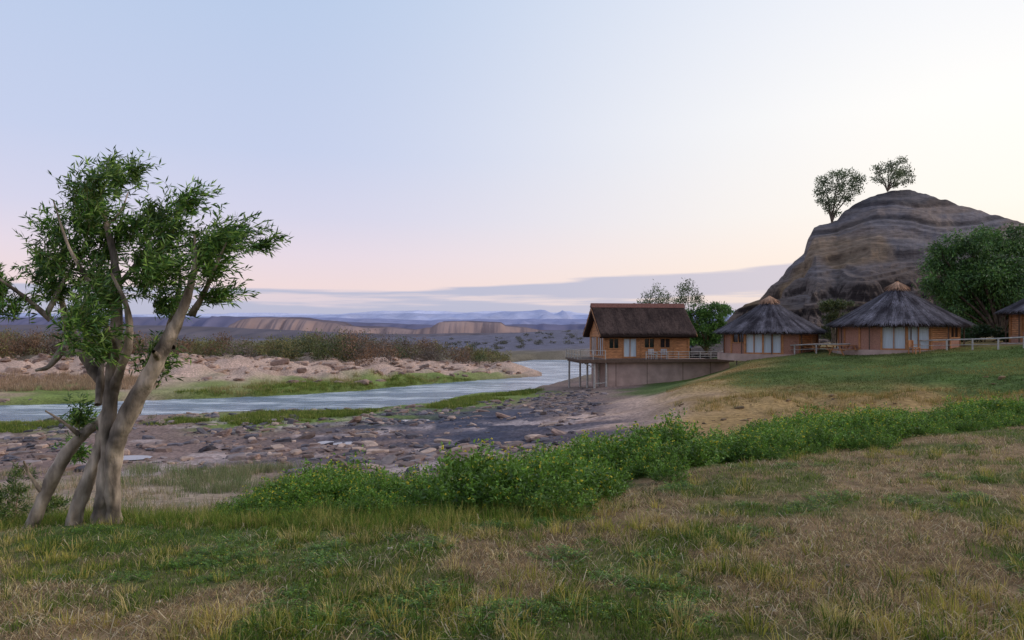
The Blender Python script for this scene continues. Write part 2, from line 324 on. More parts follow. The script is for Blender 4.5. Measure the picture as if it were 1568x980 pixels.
Ch=Ch*(1-.5*tan[...,None])+lin(148,118,80)*.5*tan[...,None]
Ch=Ch*(.82+.36*band2[...,None])
ln=sst(.66,.88,vn(hs*.8,hs*0+31,76))*sst(.34,.5,fbm(Xh*.07,Yh*.1,3,77)); Ch=Ch*(1-.5*ln[...,None])
st=(sst(1.3,2.6,slope)*(.4+.5*low))[...,None]
Ch=Ch*(1-st)+dk*st
nP=len(pxs); nT=len(tt); i=np.arange(nT-1)[:,None]*nP+np.arange(nP-1)[None]; Fq=np.stack([i,i+1,i+nP+1,i+nP],-1).reshape(-1,4)
mk('rocky_hill',np.stack([Xh,Yh,Zh],-1).reshape(-1,3),Fq,M_hill,Ch.reshape(-1,3)*1.08,None,True)

# ---------------------------------------------------------------- distant ridges and mesas
def ridge(name,d,prof,depth,ctop,cbase,cliff=0,seed=0,amp=1.0,base=-30,nx=500,ny=26):  # ctop and cbase are rock tones with blue distance haze mixed in
    p=np.array(prof,float); px=np.linspace(p[0,0],p[-1,0],nx); t=np.linspace(0,1.6,ny)
    PX,T=np.meshgrid(px,t); 
    top=EZ+(HY-np.interp(px,p[:,0],p[:,1]))/F*d
    top=top+(fbm(px*.035,px*0,5,seed)-.5)*amp*d/F*7
    Dd=d+depth*(T-1)
    if cliff: g=np.where(T<.45,T*.75,np.where(T<.62,.34+(T-.45)/.17*.58,.92+np.minimum((T-.62),.38)*.2))
    else: g=np.clip(T,0,1)**.9
    g=np.where(T>1,1-(T-1)*1.2,g)
    Zz=base+(top[None]-base)*g+ (fbm(PX*.07,T*5,4,seed+3)-.5)*depth*(.03 if cliff else .06)*np.sin(np.clip(T,0,1)*np.pi)
    Dd=Dd+(fbm(PX*.03,T*.6+3,5,seed+5)-.5)*depth*(.45 if cliff else .2)
    Xx=(PX-CX)/F*d
    n=fbm(PX*.03,T*5,5,seed+9)
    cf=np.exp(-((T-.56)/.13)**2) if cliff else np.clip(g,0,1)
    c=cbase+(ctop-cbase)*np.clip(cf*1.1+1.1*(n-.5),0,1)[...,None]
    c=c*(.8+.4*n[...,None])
    i=np.arange(ny-1)[:,None]*nx+np.arange(nx-1)[None]; Fq=np.stack([i,i+1,i+nx+1,i+nx],-1).reshape(-1,4)
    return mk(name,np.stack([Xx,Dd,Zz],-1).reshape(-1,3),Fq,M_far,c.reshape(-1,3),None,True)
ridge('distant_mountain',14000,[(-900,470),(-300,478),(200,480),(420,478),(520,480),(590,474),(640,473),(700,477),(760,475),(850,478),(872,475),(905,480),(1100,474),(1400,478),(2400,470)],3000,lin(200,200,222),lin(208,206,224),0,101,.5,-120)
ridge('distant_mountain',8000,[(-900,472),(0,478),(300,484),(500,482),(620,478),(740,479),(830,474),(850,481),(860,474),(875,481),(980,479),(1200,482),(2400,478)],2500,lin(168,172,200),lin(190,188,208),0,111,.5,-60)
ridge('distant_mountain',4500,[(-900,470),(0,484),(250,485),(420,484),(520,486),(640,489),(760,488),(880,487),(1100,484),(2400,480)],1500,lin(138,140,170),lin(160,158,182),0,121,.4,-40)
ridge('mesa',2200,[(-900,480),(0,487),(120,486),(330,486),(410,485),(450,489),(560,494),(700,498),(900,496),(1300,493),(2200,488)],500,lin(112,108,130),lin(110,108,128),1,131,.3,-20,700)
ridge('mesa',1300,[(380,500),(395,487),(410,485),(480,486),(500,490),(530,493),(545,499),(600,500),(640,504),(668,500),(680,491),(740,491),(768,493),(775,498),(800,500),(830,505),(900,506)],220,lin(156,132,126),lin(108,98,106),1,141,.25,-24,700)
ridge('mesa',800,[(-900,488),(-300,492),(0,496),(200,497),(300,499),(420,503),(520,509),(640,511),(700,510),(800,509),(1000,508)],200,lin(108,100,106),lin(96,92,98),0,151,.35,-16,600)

# ---------------------------------------------------------------- rocks
def ico():
    t=(1+5**.5)/2
    v=np.array([(-1,t,0),(1,t,0),(-1,-t,0),(1,-t,0),(0,-1,t),(0,1,t),(0,-1,-t),(0,1,-t),(t,0,-1),(t,0,1),(-t,0,-1),(-t,0,1)],float)
    f=[(0,11,5),(0,5,1),(0,1,7),(0,7,10),(0,10,11),(1,5,9),(5,11,4),(11,10,2),(10,7,6),(7,1,8),(3,9,4),(3,4,2),(3,2,6),(3,6,8),(3,8,9),(4,9,5),(2,4,11),(6,2,10),(8,6,7),(9,8,1)]
    v/=np.linalg.norm(v,axis=1)[:,None]; v=list(v); e={};nf=[]
    def mid(a,b):
        k=(min(a,b),max(a,b))
        if k not in e:
            m=v[a]+v[b]; v.append(m/np.linalg.norm(m)); e[k]=len(v)-1
        return e[k]
    for a,b,c in f:
        x,y,z=mid(a,b),mid(b,c),mid(c,a); nf+=[(a,x,z),(b,y,x),(c,z,y),(x,y,z)]
    return np.array(v),np.array(nf)
iv,if_=ico()
def rocks(name,x,y,s,flat,cols,sink=.25):
    n=len(x); z=terr(x,y); nv=len(iv)
    R=iv[None]*(1+rng.uniform(-.3,.3,(n,nv,1)))
    R=np.clip(R,-.72,.72)
    sc=np.stack([s*rng.uniform(.8,1.9,n),s*rng.uniform(.6,1.1,n),s*flat*rng.uniform(.5,1.5,n)],1)[:,None]
    R=R*sc; a=rng.normal(0,.7,n); ca,sa=np.cos(a)[:,None],np.sin(a)[:,None]
    tx=rng.normal(0,.2,n)[:,None]; Zz=R[...,2]+R[...,0]*tx
    V=np.stack([R[...,0]*ca-R[...,1]*sa+x[:,None],R[...,0]*sa+R[...,1]*ca+y[:,None],Zz+(z+s*flat*sink)[:,None]],-1)
    c=cols[rng.integers(0,len(cols),n)]*rng.uniform(.7,1.2,(n,1))
    Fq=(if_[None]+np.arange(n)[:,None,None]*nv).reshape(-1,3)
    return mk(name,V.reshape(-1,3),Fq,M_rock,np.repeat(c,nv,0),None,False)
def pol(n,px0,px1,d0,d1,p=1.5):
    px=rng.uniform(px0,px1,n); d=(rng.uniform(d0**p,d1**p,n))**(1/p); return (px-CX)/F*d,d,px
x,y,px=pol(15000,-350,930,21,60)
ks=np.min([np.hypot(x-(a-CX)/F*b,(y-b)*.7) for a,b in ((710,36),(770,38),(790,43),(700,42),(800,48))],0)
keep=(sdist(x,y)>.6)&(fbm(x*.45,y*.6,4,203)>.47)&~((px>880)&(y<40))&~((px<430)&(y<25))&((ks>2.4)|(rng.random(len(x))<.25))
for p in PUD: keep&=pudq(x,y,p)>1.1
x,y=x[keep],y[keep]
rocks('riverbed_rocks',x,y,.035+.42*rng.random(len(x))**5,.42,np.array([lin(140,114,102),lin(122,102,94),lin(102,94,98),lin(168,142,126),lin(80,74,78),lin(134,118,114)])*1.08,.05)
x,y,px=pol(520,820,905,45,66); k=sdist(x,y)>.3; x,y=x[k],y[k]
rocks('bank_rocks',x,y,.08+.28*rng.random(len(x))**3,.45,np.array([lin(122,104,98),lin(100,92,94),lin(140,120,110)]),.0)
x,y,px=pol(2600,-400,800,74,118); k=(sdist(x,y)>1.5)&(fbm(x*.1,y*.1,3,203)>.4); x,y=x[k],y[k]
rocks('sandbank_boulders',x,y,.15+.75*rng.random(len(x))**2.5,.5,np.array([lin(178,150,132),lin(158,130,114),lin(132,108,96)]),.1)
x,y,px=pol(170,1040,1640,30,36); k=fbm(x*.4,y*.4,3,204)>.5; x,y=x[k],y[k]
rocks('earth_clods',x,y,.04+.16*rng.random(len(x))**2,.5,np.array([lin(132,104,72),lin(106,86,64)]),0)
n=420; th_=rng.uniform(-.72,.72,n); r=np.exp(rng.uniform(math.log(3.3),math.log(13),n)); x=r*np.sin(th_); y=r*np.cos(th_); k=(y<8)
rocks('lawn_pebbles',x[k],y[k],.006+.018*rng.random(k.sum())**3,.6,np.array([lin(190,176,160),lin(140,124,108),lin(110,98,88)]),.6)

# ---------------------------------------------------------------- grass
def dedge(px): return np.interp(px,[-600,-100,150,330,450,600,850,950,1100,1400,1568,2000],[10.5,10.2,10.3,9.4,8.5,8.1,8.1,8.8,10.5,14.1,16.3,22])
def pick(cols,n): return np.array(cols)[rng.integers(0,len(cols),n)]*rng.uniform(.55,1.35,(n,1))
dry=[lin(206,180,128),lin(186,158,112),lin(154,126,92),lin(222,202,162),lin(170,144,114)]
grn=[lin(92,116,44),lin(112,134,54),lin(68,92,34),lin(138,146,64)]
n=300000
th_=rng.uniform(-.80,.80,n); r=np.exp(rng.uniform(math.log(3.0),math.log(21),n)); x=r*np.sin(th_); y=r*np.cos(th_); px=CX+F*x/y
k=(y<dedge(px)+.4); x,y,px=x[k],y[k],px[k]
gn=fbm(x*.8,y*.8,4,41); gn2=fbm(x*2.5+9,y*2.5,3,43); pr=sst(.43,.60,gn+.45*(gn2-.5)+.04*(px<500)*(y>6)-.04*(px>1150))
isg=rng.random(len(x))<pr*.74+.17
k=isg|(rng.random(len(x))<.75*sst(.25,.45,gn2)); x,y,isg,gn2,px=x[k],y[k],isg[k],gn2[k],px[k]; n=len(x)
h=np.where(isg,rng.uniform(.015,.05,n)*(1+1.0*sst(.5,.7,gn2)),rng.uniform(.03,.11,n)); lean=np.where(isg,rng.uniform(.1,1.2,n),rng.uniform(.8,1.56,n))
sc_=.8+.04*y
col=np.where(isg[:,None],pick(grn,n),pick(dry,n))
blades(np.stack([x,y,terr(x,y)+np.where(isg,-.003,.004)],1),h*sc_,rng.uniform(.003,.006,n)*sc_,rng.uniform(0,6.28,n),lean,col,'lawn_grass',M_grass)
# bigger pale straw litter
n=3500; th_=rng.uniform(-.75,.75,n); r=np.exp(rng.uniform(math.log(3.1),math.log(12),n)); x=r*np.sin(th_); y=r*np.cos(th_); k=(y<dedge(CX+F*x/y))&(fbm(x*1.1+40,y*1.1,3,45)>.45); x,y=x[k],y[k]; n=len(x)
blades(np.stack([x,y,terr(x,y)+.012],1),rng.uniform(.08,.22,n),rng.uniform(.004,.008,n),rng.uniform(0,6.28,n),rng.uniform(1.35,1.56,n),lin(216,196,164)*rng.uniform(.6,1.15,(n,1)),'dry_straw_litter',M_grass)
def tufts(name,tx,ty,nb,hmin,hmax,cols,spread=.07,w=.005,leanmax=.8,usec=False):
    nt_=len(tx); rep=np.repeat(np.arange(nt_),nb); n=len(rep); ts=rng.uniform(.5,1.3,nt_)[rep]
    az=rng.uniform(0,6.28,n); rad=np.sqrt(rng.random(n))*spread*ts
    x=tx[rep]+np.cos(az)*rad; y=ty[rep]+np.sin(az)*rad
    ci=rng.integers(0,len(cols),nt_)[rep]; mixd=rng.random(n)<.3; ci=np.where(mixd,rng.integers(0,len(cols),n),ci)
    col=np.array(cols)[ci]*rng.uniform(.7,1.3,(n,1))
    return blades(np.stack([x,y,terr(x,y)-.01],1),rng.uniform(hmin,hmax,n)*ts,np.full(n,w)*rng.uniform(.7,1.3,n),az+rng.normal(0,.6,n),rng.uniform(.05,leanmax,n)*(0.4+rad/(spread*ts)*.6),col,name,M_grass)
th_=rng.uniform(-.75,.75,2200); r=np.exp(rng.uniform(math.log(3.2),math.log(16),2200)); x=r*np.sin(th_); y=r*np.cos(th_); px=CX+F*x/y
k=(y<dedge(px))&((fbm(x*.7+5,y*.7,3,47)>.53)|(rng.random(2200)<.12)); tufts('grass_tufts',x[k],y[k],50,.04,.18,[lin(196,176,94),lin(160,156,70),lin(104,126,48),lin(206,184,124),lin(78,102,38)],.09,.005,1.3)
px=rng.uniform(-200,900,900); d=dedge(px)+rng.normal(-.1,.45,900); x=(px-CX)/F*d; tufts('lawn_edge_grass',x,d,42,.06,.24,[lin(108,132,50),lin(140,150,66),lin(178,164,94),lin(84,110,42)],.12,.0055,1.1)
x,y,px=pol(1300,-300,500,10.5,25,2); k=(fbm(x*.5,y*.5,3,49)>.48); x,y=x[k],y[k]
tufts('dry_bank_grass',x,y,24,.08,.32,[lin(180,156,130),lin(164,146,114),lin(128,132,82),lin(192,168,140),lin(106,116,68)],.22,.009,1.0)
x,y,px=pol(230,200,470,19,26,2); k=(fbm(x*.4,y*.4,3,50)>.47);tufts('sage_grass',x[k],y[k],40,.2,.5,[lin(124,134,90),lin(108,120,76),lin(150,142,108)],.35,.010,.9)
def region(n,poly,z=.3):
    W=np.array([U(a,b,z) for a,b in poly]); lo=W.min(0);hi=W.max(0); pts=rng.uniform(lo,hi,(n,2)); x,y=pts[:,0],pts[:,1]; ins=np.zeros(n,bool)
    for i in range(len(W)):
        a=W[i];b=W[(i+1)%len(W)]; c=(a[1]>y)!=(b[1]>y); ins^=c&(x<(b[0]-a[0])*(y-a[1])/(b[1]-a[1]+1e-12)+a[0])
    return x[ins],y[ins]
mg=[lin(126,140,62),lin(108,124,54),lin(156,152,82),lin(88,106,48)]
for poly,cnt in (([(225,618),(300,608),(420,606),(560,600),(610,592),(700,586),(820,577),(700,580),(560,587),(400,597),(240,606)],4200),
                ([(340,642),(400,632),(480,631),(590,627),(520,640),(440,650),(360,652)],1500),
                ([(650,624),(700,610),(780,602),(838,596),(800,608),(740,618),(690,628)],1200),
                ([(-300,672),(0,652),(100,648),(230,641),(330,645),(230,654),(100,658),(0,668)],1500)):
    x,y=region(cnt*3,poly); s=(sdist(x,y)>.15)&(fbm(x*.25,y*.5,3,57)>.42); x,y=x[s][:cnt],y[s][:cnt]
    tufts('marsh_grass',x,y,22,.08,.36,mg,.4,.026,1.0)
x,y=region(4200,[(-300,640),(-300,612),(0,600),(240,597),(235,585),(0,585),(-300,590)],.6); s=sdist(x,y)>.4
tufts('pale_reeds',x[s],y[s],22,.2,.75,[lin(184,154,126),lin(166,138,112),lin(148,128,100)],.4,.03,.6)
x,y=region(2500,[(400,602),(560,592),(700,582),(790,574),(700,574),(560,580),(400,590),(250,598)],.6); s=(sdist(x,y)>.4)&(fbm(x*.2,y*.3,3,58)>.52)
tufts('pale_reeds',x[s],y[s],18,.15,.5,[lin(166,146,102),lin(142,138,82)],.4,.03,.7)
x,y,px=pol(1500,1030,1700,28,38,1.5); k=(y>np.interp(px,[1030,1200,1568],[34,31,27]))&(y<np.interp(px,[1030,1200,1568],[40,37.5,31]))&(fbm(x*.4,y*.5,3,59)>.44)
tufts('golden_bank_grass',x[k],y[k],26,.08,.34,[lin(178,148,88),lin(150,122,72),lin(128,124,64),lin(192,164,108),lin(96,104,52)],.25,.012,1.0)
n=110000; px=rng.uniform(1020,1750,n); d=rng.uniform(29,60,n); x=(px-CX)/F*d
e0=rng.normal(0,1.2,n)
k=(d<np.interp(px,[1100,1145,1300,1568,1750],[50,57,54,47.5,45]))&(d>np.interp(px,[1000,1200,1568],[46,37,31])+e0)&(fbm(x*.5,d*.5,3,83)+rng.random(n)*.3>.47)
x,y,px=x[k],d[k],px[k]; n=len(x); zz,cc_=terr(x,y,True)
gg=fbm(x*.22,y*.3,4,81)[:,None]; tnm=sst(.48,.62,gg)*.65
col=(cc_*1.35*(1-tnm)+lin(158,142,84)*tnm)*rng.uniform(.7,1.3,(n,1))
blades(np.stack([x,y,zz-.01],1),rng.uniform(.04,.13,n),rng.uniform(.02,.045,n),rng.uniform(0,6.28,n),rng.uniform(.2,1.3,n),col,'terrace_grass',M_grass)

# ---------------------------------------------------------------- flowering shrubs
def bush_mesh(seed):
    ns=70; az=rng.uniform(0,6.28,ns); rad=np.sqrt(rng.random(ns))*.42; b=np.stack([np.cos(az)*rad*.5,np.sin(az)*rad*.5,np.zeros(ns)],1)
    hh=(.74-.5*(rad/.42)**2*.7)*rng.uniform(.5,1.3,ns); t=np.stack([np.cos(az)*rad*1.4,np.sin(az)*rad*1.4,hh],1)
    nl=26; f=rng.uniform(.2,1.0,(ns,nl))**.7; c=b[:,None]+(t-b)[:,None]*f[...,None]+rng.normal(0,.024,(ns,nl,3)); c=c.reshape(-1,3)
    d=unit(rng.normal(size=c.shape)+np.repeat((t-b)/np.linalg.norm(t-b,axis=1)[:,None],nl,0)*.8+np.array([0,0,.25]))
    V,Fq=leaves(c,d,rng.uniform(.035,.08,len(c)),rng.uniform(.018,.032,len(c)),None)
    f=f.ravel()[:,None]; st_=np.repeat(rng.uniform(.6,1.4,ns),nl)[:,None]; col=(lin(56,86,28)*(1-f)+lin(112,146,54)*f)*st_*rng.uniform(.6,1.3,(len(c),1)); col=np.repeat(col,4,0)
    ff=rng.integers(0,ns,26); c2=t[ff]+rng.normal(0,.02,(26,3)); V2,F2=leaves(np.repeat(c2,3,0),unit(rng.normal(size=(78,3))+[0,0,.6]),.026,.022,None)
    return mk('shrub_mesh',np.vstack([V,V2]),np.vstack([Fq,F2+len(V)]),M_leaf,np.vstack([col,np.tile(lin(222,204,64),(len(V2),1))]),None,False,False)
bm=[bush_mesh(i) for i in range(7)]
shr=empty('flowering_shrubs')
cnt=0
cand=[]
for k in range(3600):
    px=rng.uniform(330,1950); dn=float(dedge(px))+.0+.35*math.sin(px*.013)+.3*math.sin(px*.041); dfr=np.interp(px,[330,500,700,900,1200,1568,2000],[10.0,12.0,14.0,15.4,18,21,27])
    d=rng.uniform(dn,dfr)
    if rng.random()>.30*d/10: continue
    cand.append(((px-CX)/F*d,d,dn,px))
cand=np.array(cand); zc=terr(cand[:,0],cand[:,1]); f1=fbm(cand[:,0]*.55,cand[:,1]*.55,3,91); f2=fbm(cand[:,0]*.6,cand[:,1]*.6,2,93)
for k in range(len(cand)):
    x_,d,dn,px=cand[k]
    if f1[k]<.38: continue
    s=rng.uniform(.6,1.1)*(.3+1.35*f2[k])*np.interp(px,[330,450,600,800,1200,1568],[.45,.66,.82,.98,.82,.66])
    if d<dn+.8: s*=rng.uniform(.4,.75)
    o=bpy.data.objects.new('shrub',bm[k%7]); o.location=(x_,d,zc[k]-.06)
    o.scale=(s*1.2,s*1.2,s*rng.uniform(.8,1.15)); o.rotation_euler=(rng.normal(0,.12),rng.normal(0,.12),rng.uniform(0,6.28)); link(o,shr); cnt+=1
low=empty('low_weeds')
for k in range(260):
    px=rng.uniform(100,1800); d=math.exp(rng.uniform(math.log(4.2),math.log(float(dedge(px))))); x_=(px-CX)/F*d
    if fbm(np.array([x_*.8]),np.array([d*.8]),4,41)[0]<.5: continue
    o=bpy.data.objects.new('weed',bm[k%7]); o.location=(x_,d,terr(np.array([x_]),np.array([d]))[0]-.03); s=rng.uniform(.15,.4); o.scale=(s*1.3,s*1.3,s*.35); o.rotation_euler=(0,0,k); link(o,low)
print('bushes',cnt)

# ---------------------------------------------------------------- willow in the foreground
DT=9.5
tree=empty('willow_tree',(0,0,0))
def B(pts,dd=0,k=.80):
    out=[]
    for j,p in enumerate(pts):
        off=dd*(j/(len(pts)-1)); v=P(p[0],p[1],DT); jx=rng.normal(0,.005) if 0<j else 0; out.append((v[0]+jx,DT+off,v[2],p[2]/F*DT*.5*k))
    return out
br=[B([(152,814,40),(158,770,34),(166,700,30),(165,650,29),(171,590,26),(177,520,23),(179,450,19),(174,390,13),(160,330,8),(150,262,3)]),
 B([(110,812,30),(126,745,26),(146,690,25),(154,640,24),(148,600,22),(122,566,20),(96,528,19),(74,486,15),(60,440,9),(62,385,3)],.5),
 B([(174,806,28),(176,750,28),(182,684,32),(206,626,35),(240,574,30),(264,530,27),(288,488,22),(304,450,14),(316,410,8),(318,365,3)],-.4),
 B([(40,826,28),(66,758,26),(92,704,24),(118,668,22),(142,648,20),(156,628,16)],.2),
 B([(205,632,24),(222,580,20),(236,540,16),(245,480,12),(250,430,7),(242,380,3)],.6),
 B([(172,600,20),(198,562,15),(220,522,13),(226,470,9),(216,425,4)],-.7),
 B([(262,532,16),(254,500,12),(262,450,9),(275,400,5),(292,350,2)],.8),
 B([(294,482,14),(324,444,9),(348,406,6),(370,378,2)],-.5),
 B([(78,490,12),(50,456,8),(30,432,5),(12,410,2)],-.5),
 B([(72,480,11),(84,424,7),(94,380,4),(102,340,2)],.7),
 B([(178,440,12),(198,400,8),(206,362,5),(198,325,2)],.6),
 B([(176,475,11),(150,432,8),(134,385,5),(126,320,2)],-.6),
 B([(160,350,7),(178,322,4),(184,290,2)],.2),
 B([(120,665,9),(108,645,5),(92,625,3)],-.3),B([(62,752,8),(56,722,5),(60,700,3)],-.3),
 B([(150,620,14),(136,560,11),(120,510,7),(112,470,4)],.9),
 B([(246,566,14),(258,545,12),(270,536,7)],-.6),B([(98,532,14),(82,560,9),(70,566,5)],-.2),B([(180,560,10),(196,530,8),(206,500,4)],-.6)]
tubes('trunk_and_limbs',br,M_bark,lin(160,142,126),tree,16,10,.15,2.2)
blobs=[(150,256,15,32),(156,240,8,16),(128,298,26,20),(182,296,14,18),(108,342,28,20),(62,345,18,14),(88,390,34,26),(36,398,28,18),(14,436,18,16),(66,438,32,22),(36,470,24,12),(150,372,28,30),(190,346,24,24),(170,445,30,30),(192,500,28,38),(188,562,25,36),(215,425,24,26),(238,330,22,18),(300,312,24,18),(262,365,32,26),(320,348,32,22),(352,370,30,15),(380,366,15,7),(328,408,28,22),(285,418,28,26),(332,448,20,14),(250,458,18,20),(118,494,14,14),(108,640,15,12),(60,708,11,10),(160,530,20,20),(225,385,24,20),(120,420,20,22),(300,376,26,24),(58,482,16,12),(148,325,20,20)]
tw_b=[];tw_d=[];tone=[]
for bb in blobs:
    c=P(bb[0],bb[1],DT); rx=bb[2]/F*DT; rz=bb[3]/F*DT; ry=max(rx,rz)*1.0; nn=int(50*(bb[2]*bb[3]/900)**.7)+8
    yo=rng.normal(0,.4)
    u=unit(rng.normal(size=(nn,3)))*(rng.random((nn,1))**.5)*1.08; p=c+u*[rx,ry,rz]+[0,yo,0]
    dd=unit(u*.7+np.array([(bb[0]-165)/230.+.15,0,.75])+rng.normal(0,.38,(nn,3)))
    tw_b.append(p-dd*.18);tw_d.append(dd);tone.append(np.full(nn,rng.uniform(.75,1.25)))
tb=np.vstack(tw_b);td=np.vstack(tw_d);tone=np.concatenate(tone)*rng.uniform(.65,1.4,len(tb));nt_=len(tb); tl=rng.uniform(.2,.6,nt_)
nl=19; f=np.linspace(.05,1,nl)[None]+rng.normal(0,.02,(nt_,nl))
c=tb[:,None]+td[:,None]*(f*tl[:,None])[...,None]; c[...,2]-=(f*tl[:,None])**2*.25; c[...,0]+=(f*tl[:,None])**2*.2; c=c.reshape(-1,3)
d=unit(np.repeat(td,nl,0)*.55+rng.normal(0,.48,c.shape)+[0.28,0,-.25])
V,Fq=leaves(c,d,rng.uniform(.08,.15,len(c)),rng.uniform(.018,.028,len(c)),None)
base=np.where(rng.random((len(c),1))<.32,lin(146,174,80),lin(78,112,44)); col=base*np.repeat(tone,nl)[:,None]*rng.uniform(.5,1.4,(len(c),1))
mk('leaves',V,Fq,M_leaf,np.repeat(col,4,0),tree)
print('willow leaves',len(c))
e=tb+td*tl[:,None]; e[:,2]-=tl**2*.25; e[:,0]+=tl**2*.2; m_=tb+td*tl[:,None]*.5; m_[:,2]-=(tl*.5)**2*.25; m_[:,0]+=(tl*.5)**2*.2
S=np.array([.004,0,0]); V=np.stack([tb-S,tb+S,m_-S*.7,m_+S*.7,e-S*.3,e+S*.3],1).reshape(-1,3); i=np.arange(nt_)[:,None]*6
mk('twigs',V,np.concatenate([i+[[0,1,3,2]],i+[[2,3,5,4]]]),M_bark,np.tile(lin(130,120,80),(len(V),1)),tree)
def leafcloud(name,bl,n,Lr,Wr,cols,parent=None,droop=0,sub=14,subr=.34,up=0.2):
    bl=np.array(bl,float); vol=(bl[:,3]*bl[:,4]*bl[:,5])**.7; cntb=np.maximum((vol/vol.sum()*n).astype(int),8); PP=[];TT_=[];UU=[]
    for b_,k in zip(bl,cntb):
        su=unit(rng.normal(size=(sub,3)))*(rng.uniform(.35,.95,(sub,1))); si=rng.integers(0,sub,k)
        u=su[si]+rng.normal(0,1,(k,3))*subr*.55; PP.append(b_[:3]+u*b_[3:6]); TT_.append(rng.uniform(.6,1.35,sub)[si]); UU.append(u)
    p=np.vstack(PP);t=np.concatenate(TT_);u=np.vstack(UU); n=len(p)
    d=unit(u*.4+rng.normal(0,.6,(n,3))+[0,0,up-droop])
    V,Fq=leaves(p,d,rng.uniform(*Lr,n),rng.uniform(*Wr,n),None)
    col=np.array(cols)[rng.integers(0,len(cols),n)]*t[:,None]*rng.uniform(.7,1.3,(n,1))
    return mk(name,V,Fq,M_leaf,np.repeat(col,4,0),parent)
w_=empty('riverbank_shrub')
p=P(20,775,10.2); leafcloud('foliage',[(p[0],p[1],p[2],.3,.3,.36),(p[0]-.35,p[1],p[2]+.05,.25,.3,.3),(p[0]+.45,p[1]+.2,p[2]-.1,.3,.3,.2),(p[0]+.1,p[1],p[2]+.35,.16,.2,.25)],3400,(.05,.1),(.01,.018),[lin(96,120,50),lin(130,142,70),lin(74,98,42)],w_)
tubes('stems',[[(p[0],p[1],p[2]-.5,.012),(p[0]+.05,p[1],p[2],.008),(p[0]+.1,p[1],p[2]+.35,.003)],[(p[0]-.2,p[1],p[2]-.5,.012),(p[0]-.3,p[1],p[2],.008),(p[0]-.35,p[1],p[2]+.3,.003)]],M_bark,lin(120,100,80),w_,6,4)

# ---------------------------------------------------------------- other trees
def tree_at(name,base,blpx,d,n,Lr,Wr,cols,r0,barkc,droop=0,dep=.8,sub=14,subr=.34):
    t=empty(name); bl=[]; brs=[]
    b0=np.array(base)
    for (cx_,cy_,rx,ry) in blpx:
        c=P(cx_,cy_,d); y_=d+rng.normal(0,.25)*rx/F*d; bl.append((c[0],y_,c[2],rx/F*d,max(rx,ry)/F*d*dep,ry/F*d))
        mid=b0*.55+np.array([c[0],y_,c[2]])*.45; mid[0]=b0[0]*.7+c[0]*.3+rng.normal(0,.04)*r0*8
        brs.append([(*b0,r0*rng.uniform(.6,1)),(*mid,r0*.55),(c[0],y_,c[2],r0*.2),(c[0]+(c[0]-b0[0])*.12,y_,c[2]+ry/F*d*.6,r0*.08)])
    tubes('trunk_and_limbs',brs,M_bark,barkc,t,7,5)
    leafcloud('foliage',bl,n,Lr,Wr,cols,t,droop,sub,subr); return t
tree_at('pepper_tree',P(1532,524,60),[(1450,400,32,28),(1480,372,32,22),(1520,362,36,20),(1560,366,36,22),(1600,385,36,28),(1440,432,26,26),(1470,430,34,34),(1510,410,42,34),(1555,415,42,34),(1605,430,40,36),(1450,464,26,28),(1490,470,32,32),(1540,470,38,36),(1590,472,38,34),(1632,440,26,30),(1520,440,60,42),(1560,492,44,22),(1500,490,24,20)],62,66000,(.2,.4),(.07,.13),[lin(80,112,54),lin(64,94,46),lin(102,132,64)],.22,lin(82,68,56),.8,.9,18,.38)
tree_at('hilltop_tree',P(1274,341,111),[(1266,278,12,10),(1286,268,17,8),(1308,276,13,9),(1259,293,10,9),(1283,290,18,12),(1310,292,10,8),(1275,309,12,8),(1256,304,7,8),(1297,305,11,6),(1281,324,7,6),(1265,318,7,8)],111,4000,(.25,.55),(.1,.2),[lin(100,114,80),lin(84,98,66),lin(120,128,94)],.15,lin(110,96,84),.1,.9,12,.55)
tree_at('hilltop_tree',P(1359,293,111),[(1343,262,10,7),(1360,256,12,7),(1378,247,7,8),(1387,262,10,8),(1365,271,15,8),(1390,276,9,6),(1347,273,9,6),(1372,282,10,5)],111,2500,(.25,.55),(.09,.18),[lin(104,116,82),lin(88,102,68),lin(122,128,92)],.14,lin(110,96,84),.1,.9,10,.55)
tree_at('garden_tree',P(1082,540,78),[(1058,480,20,14),(1085,478,24,13),(1110,474,17,9),(1070,500,24,16),(1098,498,18,14),(1060,520,18,12),(1085,518,20,14)],78,14000,(.18,.36),(.07,.13),[lin(88,124,54),lin(70,102,46),lin(112,144,66)],.18,lin(110,90,70),.2,.9)
tree_at('sparse_tree',P(1010,520,80),[(993,455,9,11),(1008,450,8,14),(1022,458,9,9),(990,464,12,6),(1012,465,14,7),(1035,462,7,7)],80,1500,(.18,.36),(.06,.12),[lin(98,114,72),lin(84,98,60)],.08,lin(96,80,70),.1,.9,10,.65)
tree_at('sparse_tree',P(1052,520,82),[(1042,448,8,12),(1056,440,9,10),(1068,452,9,9),(1050,462,14,8),(1072,462,7,7)],82,1500,(.18,.36),(.06,.12),[lin(98,114,72),lin(84,98,60)],.08,lin(96,80,70),.1,.9,10,.65)
tree_at('garden_tree',P(1278,536,66),[(1270,470,16,10),(1290,466,14,9),(1278,490,20,14),(1270,510,18,12),(1292,508,14,14)],68,9000,(.14,.3),(.06,.1),[lin(80,92,48),lin(62,76,40),lin(102,104,60)],.12,lin(96,80,66),.1,.9)
tree_at('garden_shrub',P(1508,530,57),[(1490,510,18,11),(1515,508,18,12),(1535,516,14,9),(1475,518,10,7)],57,6000,(.12,.26),(.05,.09),[lin(62,84,46),lin(52,72,38)],.08,lin(90,76,62),.1,.9)
